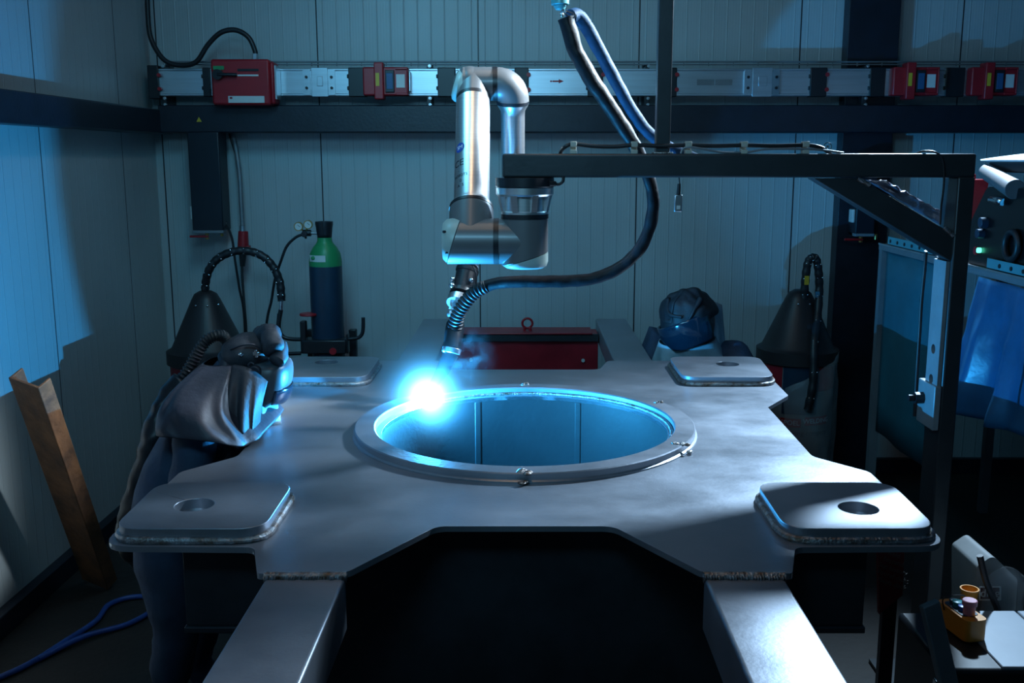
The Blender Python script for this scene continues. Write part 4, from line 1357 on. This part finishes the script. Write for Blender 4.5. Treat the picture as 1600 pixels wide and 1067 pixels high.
# --- left welder: stands beside the waist of the plate, bent towards the arc
YL = 3.16
pl = thing('person', 'person in grey leather cape and hooded welding helmet bent over the left workpiece edge', 'person', (-1.08, 2.98, 0))
body(pl, dict(pelvis=(-1.13, 2.99, .74), chest=(-1.02, 3.06, .98), neck=(-.955, 3.12, 1.10), head=(-.90, YL, 1.14),
              Lsh=(-1.0, 3.27, 1.0), Lel=(-1.02, 3.36, .78), Lwr=(-.92, 3.30, .64), Rsh=(-.985, 2.92, 1.0), Rel=(-1.01, 2.84, .80), Rwr=(-.97, 2.90, .62),
              Lhip=(-1.13, 3.10, .70), Lkn=(-1.06, 3.14, .40), Lan=(-1.12, 3.14, .09), Ltoe=(-.96, 3.16, .045), Rhip=(-1.13, 2.88, .70), Rkn=(-1.06, 2.86, .40), Ran=(-1.12, 2.86, .09), Rtoe=(-.96, 2.84, .045), palm=(1, .2, 0)), 'navy_cloth')
# cape: rings from the collar to the hem
rings = []
n_ = 64
for k, (cx_, cy_, z_, rx_, ry_) in enumerate(((-.955, 3.13, 1.165, .055, .075), (-.970, 3.11, 1.140, .078, .12), (-.985, 3.08, 1.100, .095, .19), (-.985, 3.06, 1.060, .108, .235), (-.975, 3.055, 1.035, .120, .245), (-.962, 3.05, 1.010, .136, .252), (-.948, 3.05, .985, .150, .256))):
    ring = []
    f = k / 6
    for i in range(n_):
        a = 2 * math.pi * i / n_
        ca, sa = math.cos(a), math.sin(a)
        p = V((cx_ + rx_ * math.copysign(abs(ca) ** .62, ca), cy_ + ry_ * math.copysign(abs(sa) ** .62, sa), z_))
        q = V((ca * 2.2, sa * 2.2, k * .45))
        p += V((ca, sa, .3)) * (.022 * noise.noise(q) + .012 * noise.noise(q * 2.3)) * min(1, f * 2)
        p.z += f * (-.016 * ca + .012 * math.sin(a * 3 + .5))
        ring.append(p)
    rings.append(ring)
b = bm_new(); loft(b, rings, cap=False); obj('cape', b, 'leather_grey', pl, solid=.004, sub=1, ang=3)


def LP(px, py, dy=0.0):
    return P(px, py, YL + dy)


I3 = M.Identity(3)
ry = lambda a: M.Rotation(R(a), 3, 'Y')
# skull cap at the back of the head
b = bm_new()
patch(b, LP(384, 551), (.076, .088, .062), ry(-8), 0, 360, -35, 90, 32, 14, .10, 3.0, 14)
obj('hood_cap', b, 'hood_cloth', pl, solid=.003, ang=3, sub=1)
b = bm_new(); tube(b, [LP(360, 546, -.075), LP(377, 540, -.092), LP(394, 538, -.088), LP(408, 545, -.07)], .003, seg=8); obj('cap_seam', b, 'leather_grey', pl)
# cloth hood band rolled above the face shield
b = bm_new()
path = [LP(404, 527, .10), LP(414, 524, .06), LP(420, 526, 0), LP(424, 532, -.05), LP(428, 548, -.085)]
tube(b, path, .030, seg=16, smooth=8, rfun=lambda u: .026 + .012 * math.sin(u * 3), crumple=.012)
tube(b, [LP(424, 528, .05), LP(434, 540, 0), LP(439, 552, -.05), LP(432, 565, -.085)], .024, seg=16, smooth=8, rfun=lambda u: .022 + .004 * math.sin(u * 3), crumple=.010)
obj('hood_band', b, 'hood_cloth', pl, ang=3)
# face shell, seen from its side
sh = bm_new()
rings = []
prof = [(422, 560, .060, .088), (421, 570, .070, .098), (420, 585, .074, .104), (418, 600, .074, .104), (416, 615, .068, .100), (414, 628, .055, .090), (412, 638, .040, .078)]
for (px, py, ax_, ay_) in prof:
    c = LP(px, py)
    ring = []
    for i in range(36):
        a = 2 * math.pi * i / 36
        ca, sa = math.cos(a), math.sin(a)
        p = c + V((ax_ * math.copysign(abs(ca) ** .75, ca), ay_ * math.copysign(abs(sa) ** .75, sa), 0))
        p.z += .020 * (ca if py > 610 else 0) * (py - 610) / 20
        ring.append(p)
    rings.append(ring)
loft(sh, rings); shell = obj('helmet_shell', sh, 'helmet_shell', pl, sub=1, ang=3)
b = bm_new(); c = LP(398, 581, -.100); cyl(b, c + V((0, -.008, 0)), c + V((0, .01, 0)), .019, .021, 24); obj('pivot_knob', b, 'leather_grey', shell, bevel=.003)
b = bm_new(); patch(b, LP(417, 602), (.080, .110, .075), ry(14), -55, 55, -30, 16, 20, 8); obj('visor', b, 'visor', shell, solid=.003)
b = bm_new(); box(b, LP(395, 556, -.098), LP(407, 549, -.085)); box(b, LP(398, 559, -.10), LP(403, 546, -.09)); ell(b, LP(376, 554, -.088), (.008, .006, .008), u=10, v=8); obj('buckle', b, 'chrome', pl, bevel=.002)
b = bm_new(); tube(b, [LP(392, 577, -.095), LP(388, 571, -.097), LP(392, 567, -.095), LP(397, 569, -.095)], .004, seg=8); obj('strap', b, 'leather_grey', pl)
# neck curtain with folds
b = bm_new()
def nc(u, v):
    a = R(-150 + 190 * u)
    r_ = .078 + .026 * v + .012 * math.sin(u * 26) * (.3 + v)
    c = LP(396, 588 + 74 * v)
    return c + V((r_ * .75 * math.cos(a), r_ * 1.25 * math.sin(a), 0))
grid(b, nc, 60, 8)
obj('neck_curtain', b, 'curtain_cloth', pl, solid=.002, ang=3)
# dark outer drape of the hood, hanging from the shell over the cape
b = bm_new()
tp = cat([LP(364, 570, -.10), LP(380, 572, -.125), LP(398, 580, -.125), LP(418, 596, -.108)], 8)
bt = cat([LP(353, 640, -.22), LP(372, 672, -.255), LP(390, 684, -.25), LP(404, 664, -.16)], 8)
def drape(u, v):
    x = u * (len(tp) - 1)
    i = min(int(x), len(tp) - 2)
    p = tp[i].lerp(tp[i + 1], x - i).lerp(bt[i].lerp(bt[i + 1], x - i), v)
    return p + V((0, -1, .2)) * .014 * math.sin(u * 17) * v + V((0, -.02, 0)) * math.sin(v * 3.1)
grid(b, drape, 40, 12)
obj('hood_drape', b, 'hood_cloth', pl, solid=.003, ang=3)
# collar folds of the cape near the neck
b = bm_new()
tube(b, [LP(352, 558, -.02), LP(352, 580, -.09), LP(360, 600, -.12), LP(374, 622, -.12)], .020, seg=12, rfun=lambda u: .024 - .014 * u, crumple=.008)
tube(b, [LP(300, 622, -.10), LP(318, 603, -.15), LP(335, 602, -.17), LP(352, 616, -.17)], .014, seg=10, rfun=lambda u: .016 - .008 * u, crumple=.006)
obj('cape_fold', b, 'leather_grey', pl, ang=3)
# breathing hose with ribs, then cloth covered
b = bm_new(); tube(b, [LP(356, 540, .02), LP(350, 527, .0), LP(338, 524, -.02), LP(322, 533, -.03), LP(308, 553, -.04), LP(296, 575, -.05), LP(280, 598, -.06)], .019, seg=16, smooth=30, rfun=lambda u: .0175 + .0025 * math.sin(u * 2 * math.pi * 26)); obj('breathing_hose', b, 'rubber', pl, ang=1.5)
b = bm_new(); tube(b, [LP(284, 592, -.06), LP(268, 615, -.07), LP(250, 648, -.10), LP(238, 690, -.13), LP(226, 735, -.15), LP(214, 770, -.16), LP(205, 800, -.17), LP(200, 850, -.15), LP(232, 890, -.10)], .03, seg=16, smooth=10, rfun=lambda u: .030 + .006 * math.sin(u * 3.0), crumple=.009); obj('hose_cover', b, 'black_plastic', pl, ang=3)
b = bm_new(); patch(b, P(256, 862, 2.90), (.05, .05, .07), I3, 0, 360, -80, 80, 20, 12, .1, 2); obj('knee_pad', b, 'leather_grey', pl, ang=3)

# --- right welder: crouches behind the rear edge, watching the arc
YW = 4.52
pw = thing('person', 'person in dark blue jacket and hooded helmet with curved visor behind the workpiece', 'person', (.90, 4.8, 0))
body(pw, dict(pelvis=(.92, 4.86, .50), chest=(.82, 4.72, .84), neck=(.785, 4.62, .98), head=(.755, YW, 1.06),
              Lsh=(.985, 4.58, .925), Lel=(1.07, 4.50, .66), Lwr=(.93, 4.38, .56), Rsh=(.640, 4.78, .925), Rel=(.56, 4.70, .66), Rwr=(.64, 4.46, .56),
              Lhip=(1.02, 4.82, .46), Lkn=(.95, 4.42, .46), Lan=(1.02, 4.66, .09), Ltoe=(.95, 4.50, .045), Rhip=(.82, 4.92, .46), Rkn=(.66, 4.58, .44), Ran=(.76, 4.82, .09), Rtoe=(.69, 4.68, .045), palm=(-.3, -.9, -.2)), 'navy_cloth')


def WP(px, py, dy=0.0):
    return P(px, py, YW + dy)


fw = M.Rotation(R(-133), 3, 'Z')      # the face looks to the left and to the camera
tilt = fw @ M.Rotation(R(12), 3, 'Y')
HC = WP(1077, 505, 0)
b = bm_new(); patch(b, HC + V((0, .0, .01)), (.142, .134, .150), tilt, 0, 360, 12, 90, 40, 16, .12, 6, 11); obj('hood_cap', b, 'hood_black', pw, solid=.004, ang=3, sub=1)
b = bm_new()
tube(b, [HC + tilt @ V((.06, -.06, .13)), HC + tilt @ V((.12, -.02, .085)), HC + tilt @ V((.122, .05, .075))], .010, seg=8, rfun=lambda u: .012 - .006 * u, crumple=.004)
tube(b, [HC + tilt @ V((.02, .09, .135)), HC + tilt @ V((.08, .09, .10)), HC + tilt @ V((.11, .075, .06))], .010, seg=8, rfun=lambda u: .012 - .006 * u, crumple=.004)
obj('hood_fold', b, 'hood_black', pw, ang=3)
b = bm_new(); patch(b, HC, (.134, .124, .15), tilt @ M.Rotation(R(12), 3, 'X'), -85, 85, -8, 24, 24, 8); obj('brow_band', b, 'hood_black', pw, solid=.006)
b = bm_new(); patch(b, HC + V((0, 0, -.005)), (.150, .140, .185), tilt @ M.Rotation(R(20), 3, 'X'), -80, 80, -28, 12, 32, 14); vz = obj('visor', b, 'visor', pw, solid=.003)
b = bm_new(); patch(b, HC, (.120, .112, .15), tilt, 80, 280, -40, 30, 24, 10, .04, 9); obj('helmet_shell', b, 'helmet_shell', pw, solid=.004)
b = bm_new(); patch(b, HC, (.105, .098, .15), tilt, -90, 90, -70, -10, 20, 10, .05, 4, 16); obj('face_seal', b, 'curtain_cloth', pw, solid=.003, ang=3)
b = bm_new()


def cur(u, v):
    a = 2 * math.pi * u
    k = math.sin(a * 7) * .012 * v
    rr = .112 + .040 * v + k
    c = HC + V((-.005 + .03 * v, .010 + .05 * v, -.075 - .13 * v))
    return c + V((rr * 1.15 * math.cos(a), rr * math.sin(a), .02 * math.cos(a - .8) * (1 - v)))


grid(b, cur, 84, 8); obj('neck_curtain', b, 'curtain_cloth', pw, solid=.002, ang=3)
b = bm_new()
grid(b, lambda u, v: WP(1108 + 20 * u + 6 * v, 468 + 70 * v + 8 * u, -.03 + .14 * u + .012 * math.sin(9 * u)), 10, 8); obj('side_flap', b, 'curtain_cloth', pw, solid=.002, ang=3)

# ------------------------------------------------------------------ left side: leaning channel, floor hose
b = bm_new()
pA = V((-1.93, 3.30, .0)); 
top = P(38, 597, 3.45)
bot = PZ(150, 912, 0.02)
dv = (top - bot)
sidev = V((.86, -.40, 0)); sidev = (sidev - dv.normalized() * sidev.dot(dv.normalized())).normalized()
nv_ = dv.normalized().cross(sidev)
rot = M((sidev, nv_, dv.normalized())).transposed()
mid = (top + bot) / 2
boxc(b, mid, (.135, .012, dv.length), rot)
for s in (-1, 1):
    boxc(b, mid + sidev * s * .062 + nv_ * (.028), (.010, .056, dv.length), rot)
o = tag(obj('steel_channel', b, 'rust', bevel=.003), 'rusty brown steel channel leaning against the left wall', 'steel channel')
b = bm_new(); tube(b, [PZ(-40, 1075, .012), PZ(40, 1040, .012), PZ(105, 1000, .012), PZ(150, 970, .012), PZ(170, 945, .012), PZ(205, 933, .012), PZ(240, 934, .012), PZ(242, 950, .012), PZ(200, 975, .012), PZ(130, 995, .02), PZ(60, 1030, .012)], .011, seg=10)
tag(obj('air_hose', b, 'blue_hose'), 'blue air hose lying in a loop on the floor at the left', 'hose')

# ------------------------------------------------------------------ right side: rack, sheets, wire feeder
XR = 1.75
zs = PX(1462, 402, XR).z
rk = thing('storage_rack', 'dark storage rack with perforated shelf edge on the right side', 'rack', (2.05, 4.2, 0))
yf, yn = PX(1373, 383, XR).y, 3.0
b = bm_new(); box(b, (XR, yn, zs - .03), (2.4, yf, zs)); obj('shelf', b, 'grey_steel', rk, bevel=.003)
for (ya, yb) in ((PX(1384, 378, XR).y, PX(1466, 400, XR).y), (PX(1538, 410, XR).y, 3.02)):
    b = bm_new()
    ya, yb = sorted((ya, yb))
    box(b, (XR + .01, ya, zs + .006), (XR + .016, yb, zs + .042))
    pf_ = obj('perforated_strip', b, 'teal_metal', rk)
    k = ya + .05
    while k < yb - .02:
        b = bm_new()
        cyl(b, (XR + .006, k, zs + .022), (XR + .011, k, zs + .022), .008, seg=10)
        k += .09
        obj('slot', b, 'black_plastic', pf_)
b = bm_new(); box(b, (XR - .002, yn, zs - .004), (XR, yf, zs + .004)); obj('shelf_lip', b, 'zinc', rk)
for yy in (yf - .03, 3.05):
    for xx in (XR + .02, 2.36):
        b = bm_new(); box(b, (xx - .02, yy - .02, 0), (xx + .02, yy + .02, zs - .029)); obj('leg', b, 'grey_steel' if yy > 4 else 'beam_paint', rk)
# teal sheet under the far part of the shelf
b = bm_new()
ya, yb = PX(1382, 400, XR).y, PX(1462, 410, XR).y - .25
grid(b, lambda u, v: V((XR + .012 + .008 * math.sin(u * 12), ya + (yb - ya) * u, zs - .03 - (zs - .48) * v)), 30, 6)
tag(obj('plastic_curtain', b, 'teal_sheet', solid=.002), 'teal plastic sheet hanging under the rack shelf behind the gantry post', 'curtain')
# blue sheet with folds, flaring downwards
b = bm_new()


def bsh(u, v):
    y_top = PX(1535, 425, XR).y + (3.0 - PX(1535, 425, XR).y) * u
    y_bot = PX(1478, 640, XR - .06).y + (2.9 - PX(1478, 640, XR - .06).y) * u
    y = y_top + (y_bot - y_top) * v
    fold = max(0, 1 - abs(u - .16) / .10) * .05 + max(0, 1 - abs(u - .42) / .08) * .035 - max(0, 1 - abs(u - .29) / .12) * .04
    x = XR - .012 - .05 * v - fold * (.15 + v) + .006 * noise.noise(V((u * 8, v * 6, 1)))
    z = zs - .03 - (.50 + .02 * math.sin(u * 7)) * v
    return V((x, y, z))


grid(b, bsh, 60, 24)
tag(obj('tarpaulin', b, 'blue_sheet', solid=.002, ang=3), 'blue tarpaulin with sharp folds draped below the rack shelf at the right edge', 'tarpaulin')
# black wire feeder on the shelf
fx0, fx1 = XR + .03, 2.35
ya, yb = 3.28, PX(1518, 330, fx0).y
z_t = PX(1545, 300, fx0).z
t = thing('wire_feeder', 'black wire feeder unit on the rack shelf at the right edge', 'wire feeder', (2.0, 3.6, zs))
b = bm_new()
prism(b, [rpoly([(ya, zs + .002, .02), (yb, zs + .002, .02), (yb, z_t - .12, .06), (yb - .12, z_t + .02, .06), (ya, z_t + .02, .03)])], 0, fx1 - fx0, M.Translation((fx0, 0, 0)) @ M.Rotation(R(90), 4, 'Z') @ M.Rotation(R(90), 4, 'X'))
obj('housing', b, 'feeder_black', t, bevel=.008)
for (px, py, r_) in ((1541, 348, .020), (1536, 365, .018)):
    b = bm_new(); c = PX(px, py, fx0); cyl(b, c + V((-.025, 0, 0)), c + V((.004, 0, 0)), r_, r_ * 1.1, seg=18); obj('knob', b, 'navy_paint', t, bevel=.002)
b = bm_new(); c = PX(1532, 391, fx0); cyl(b, c + V((-.012, 0, 0)), c, .010, seg=14); obj('indicator', b, 'led_green', t)
b = bm_new(); c = PX(1528, 392, fx0); cyl(b, c + V((-.008, .01, 0)), c + V((0, .01, 0)), .016, seg=14); obj('red_socket', b, 'red_plastic', t)
b = bm_new(); c = PX(1585, 388, fx0); lathe(b, [(.05 + .012 * math.cos(q), .012 * math.sin(q)) for q in [2 * math.pi * i / 10 for i in range(11)]], axis_m(c + V((-.012, 0, .01)), (1, 0, 0)), 24, close=False); obj('cable_ring', b, 'rubber', t)
b = bm_new(); tube(b, [PX(1549, 312, fx0 - .01), PX(1558, 313, fx0 - .02), PX(1567, 316, fx0 - .01)], .014, seg=10); obj('handle', b, 'chrome', t)
b = bm_new(); cyl(b, PX(1541, 268, fx0 + .02), PX(1586, 296, fx0 - .01), .030, .036, seg=24); tag(obj('paper_roll', b, 'card_dark', bevel=.002), 'grey cardboard roll lying on top of the black wire feeder', 'roll')
c = PX(1570, 252, fx0 + .05)
b = bm_new(); box(b, (fx0 + .03, 3.30, z_t + .075), (2.30, PX(1545, 258, fx0 + .03).y, PX(1545, 253, fx0 + .03).z)); t2 = obj('carton', b, 'black_plastic', bevel=.004); tag(t2, 'black carton with white lid on top of the wire feeder', 'box')
lz = PX(1545, 253, fx0 + .03).z
b = bm_new(); grid(b, lambda u, v: V((fx0 + .01 + .52 * u, 3.28 + (PX(1541, 258, fx0 + .03).y + .01 - 3.28) * v, lz + .006 + .07 * u + .004 * noise.noise(V((u * 4, v * 4, 0))))), 8, 8); obj('lid', b, 'white_card', t2, solid=.008)
b = bm_new(); c = PX(1531, 292, fx0 + .06); prism(b, [[V((-.03, zs - c.z + .001)), V((.015, zs - c.z + .001)), V((.045, .03)), V((-.03, .03))]], -.04, .04, M.Translation(c + V((0, .06, 0))) @ M.Rotation(R(90), 4, 'X')); box(b, c + V((-.03, .03, .028)), c + V((-.005, .08, .05))); tag(obj('red_bin', b, 'red_plastic', bevel=.003), 'small red plastic bin beside the wire feeder behind the gantry corner', 'bin')

# pendant control on a power source, lower right
zc_ = .50
pc = [PZ(1503, 1000, zc_), PZ(1602, 1042, zc_)]
xs0, ys0, ys1 = 1.09, 2.40, 2.74
t = thing('power_source', 'dark welding power source with pale grey top at the lower right', 'power source', (1.5, 2.7, 0))
b = bm_new(); box(b, (xs0, ys0, .06), (1.78, ys1, zc_ - .006)); obj('housing', b, 'black_plastic', t, bevel=.012)
b = bm_new(); box(b, (xs0 + .15, ys0 + .005, zc_ - .012), (1.43, ys1 - .005, zc_)); box(b, (1.437, ys0 + .005, zc_ - .012), (1.77, ys1 - .005, zc_)); obj('top_cover', b, 'white_paint', t, bevel=.004)
b = bm_new(); boxc(b, (xs0 - .002, ys0 + .03, zc_ - .06), (.02, .03, .02)); obj('latch', b, 'chrome', t, bevel=.004)
for x in (xs0 + .08, 1.7):
    for y in (ys0 + .06, ys1 - .06):
        b = bm_new(); cyl(b, (x - .02, y, .035), (x + .02, y, .035), .035, seg=18); obj('wheel', b, 'rubber', t)
pp0, pp1 = PZ(1482, 950, zc_ + .04), PZ(1522, 978, zc_ + .04)
dv = (pp1 - pp0); dv.z = 0
L_ = dv.length - .01
ang = math.atan2(dv.y, dv.x)
mc = (pp0 + pp1) / 2; mc.z = zc_
t = thing('pendant_control', 'orange pendant control with coloured push buttons on the dark power source', 'pendant', mc, ang)
mt = M.Translation(mc) @ M.Rotation(ang, 4, 'Z')
b = bm_new(); prism(b, [rpoly([(-L_ / 2 - .02, -.030, .02), (L_ / 2 + .02, -.034, .02), (L_ / 2 + .02, .034, .02), (-L_ / 2 - .02, .030, .02)])], .001, .062, mt); obj('housing', b, 'orange_plastic', t, bevel=.006)
b = bm_new(); prism(b, [rpoly([(-L_ / 2, -.022, .012), (L_ / 2 - .01, -.026, .012), (L_ / 2 - .01, .026, .012), (-L_ / 2, .022, .012)])], .062, .064, mt); obj('face_plate', b, 'navy_paint', t)
for (u, mt_, r_, h_) in ((-.38, 'navy_paint', .011, .012), (-.18, 'teal_button', .015, .016), (.06, 'blue_button', .014, .014), (.30, 'mushroom_button', .020, .042)):
    b = bm_new(); lathe(b, [(r_ * .8, .063), (r_ * .8, .063 + h_ * .6), (r_, .063 + h_ * .65), (r_, .063 + h_ * .95), (r_ * .9, .063 + h_)], mt @ M.Translation((u * L_, 0, 0)), 24); obj('push_button', b, mt_, t)
b = bm_new(); box(b, (-.002, -.002, 0), (.002, .002, 0.1)); bmesh.ops.delete(b, geom=b.verts[:], context='VERTS'); tube(b, [mt @ V((-L_ * .3, -.033, .05)), mt @ V((-L_ * .32, -.034, .085)), mt @ V((-L_ * .32, .03, .085)), mt @ V((-L_ * .3, .033, .05))], .002, seg=8); obj('guard_loop', b, 'rubber', t)
cc = PZ(1513, 944, zc_); cc = V((cc.x, cc.y, zc_))
b = bm_new(); lathe(b, [(.022, .002), (.024, .040), (.027, .044), (.027, .050), (.023, .050), (.020, .042), (.018, .008), (0, .007)], M.Translation(cc), 28); tag(obj('orange_cup', b, 'orange_plastic'), 'open orange plastic cup behind the pendant control', 'cup')
# grey steel plate leaning at its left
b = bm_new()
lo_, hi_ = P(1484, 1080, 2.22), P(1452, 942, 2.22)
dv = hi_ - lo_
lo_ = lo_ - dv * (lo_.z - .03) / dv.z
dv = hi_ - lo_
sd_ = V((1, .25, 0)); sd_ = (sd_ - dv.normalized() * sd_.dot(dv.normalized())).normalized()
boxc(b, (lo_ + hi_) / 2, (.046, .02, dv.length), M((sd_, dv.normalized().cross(sd_), dv.normalized())).transposed())
tag(obj('steel_plate', b, 'grey_steel', bevel=.003), 'grey steel strip standing tilted left of the power source', 'steel strip')
# second spool carton in clear film behind
YS = 2.84
c0 = P(1556, 930, YS)
t = thing('wire_carton', 'pale wire carton in clear film with a red label at the right edge', 'carton', (c0.x, YS + .1, 0))
b = bm_new()
za, zb_ = .20, P(1550, 868, YS).z
rc = [(P(1532, 990, YS).x, za), (P(1588, 990, YS).x, za), (P(1590, 905, YS).x, P(1590, 905, YS).z), (P(1552, 862, YS).x, zb_), (P(1526, 885, YS).x, P(1526, 885, YS).z)]
prism(b, [rpoly([(x, z, .02) for x, z in rc])], 0, .18, M.Translation((0, YS + .18, 0)) @ M.Rotation(R(90), 4, 'X')); obj('body', b, 'cardboard_white', t, bevel=.006)
b = bm_new(); box(b, (P(1532, 990, YS).x, YS + .01, 0), (P(1588, 990, YS).x, YS + .17, za + .01)); obj('pallet_block', b, 'beam_paint', t)
b = bm_new(); lz0 = P(1548, 929, YS - .002); box(b, P(1532, 936, YS - .002), P(1562, 918, YS - .001)); lb = obj('red_label', b, 'maroon', t)
obj('lettering', text_bm('ding', .036, M.Translation(P(1547, 927, YS - .0025)) @ M.Rotation(R(90), 4, 'X')), 'ink_white', lb, smooth=False)
b = bm_new()
q4 = [P(1531, 937, YS - .002), P(1563, 937, YS - .002), P(1563, 917, YS - .002), P(1531, 917, YS - .002)]
for i in range(4):
    tube(b, [q4[i], q4[(i + 1) % 4]], .0025, seg=6, smooth=1)
obj('label_border', b, 'ink_white', lb)
b = bm_new(); grid(b, lambda u, v: V((rc[0][0] - .012 + (rc[1][0] - rc[0][0] + .02) * u, YS - .012 + .008 * noise.noise(V((u * 7, v * 6, 3))), za + .03 + (zb_ - za - .06) * v * (.88 + .12 * math.sin(u * 3)))), 14, 14); obj('clear_film', b, 'clear_bag', t, solid=.001)
b = bm_new(); tube(b, [P(1531, 868, YS - .06), P(1540, 905, YS - .06), P(1556, 945, YS - .06), P(1572, 985, YS - .05), PX(1590, 1010, 1.6)], .010, seg=8)
tag(obj('black_cable', b, 'rubber'), 'black cable running down in front of the pale wire carton', 'cable')
# maroon banner with small white lines, half hidden under the right front pad
YN = 3.0
b = bm_new()
q = [P(1372, 845, YN), P(1414, 845, YN), P(1410, 930, YN), P(1374, 960, YN)]
prism(b, [[V((p.x, p.z)) for p in (q[0], q[3], q[2], q[1])]], 0, .02, M.Translation((0, YN + .02, 0)) @ M.Rotation(R(90), 4, 'X'))
t = thing('instruction_board', 'dark red instruction board with white lines of text below the right front pad', 'sign', ((q[0].x + q[1].x) / 2, YN, 0))
obj('board', b, 'maroon', t)
b = bm_new(); box(b, (q[3].x + .02, YN + .025, 0), (q[2].x - .005, YN + .05, q[0].z - .02)); obj('stand', b, 'beam_paint', t)
for k, s in enumerate(('weld', 'bestand', 'See history', 'Vooraf dicht', 'Plaats dank')):
    bm_t = text_bm(s, .022, M.Translation(P(1397 - k * .8, 866 + k * 11.5, YN - .001)) @ M.Rotation(R(20), 4, 'Y') @ M.Rotation(R(90), 4, 'X'))
    obj('lettering', bm_t, 'faint_print', t, smooth=False)
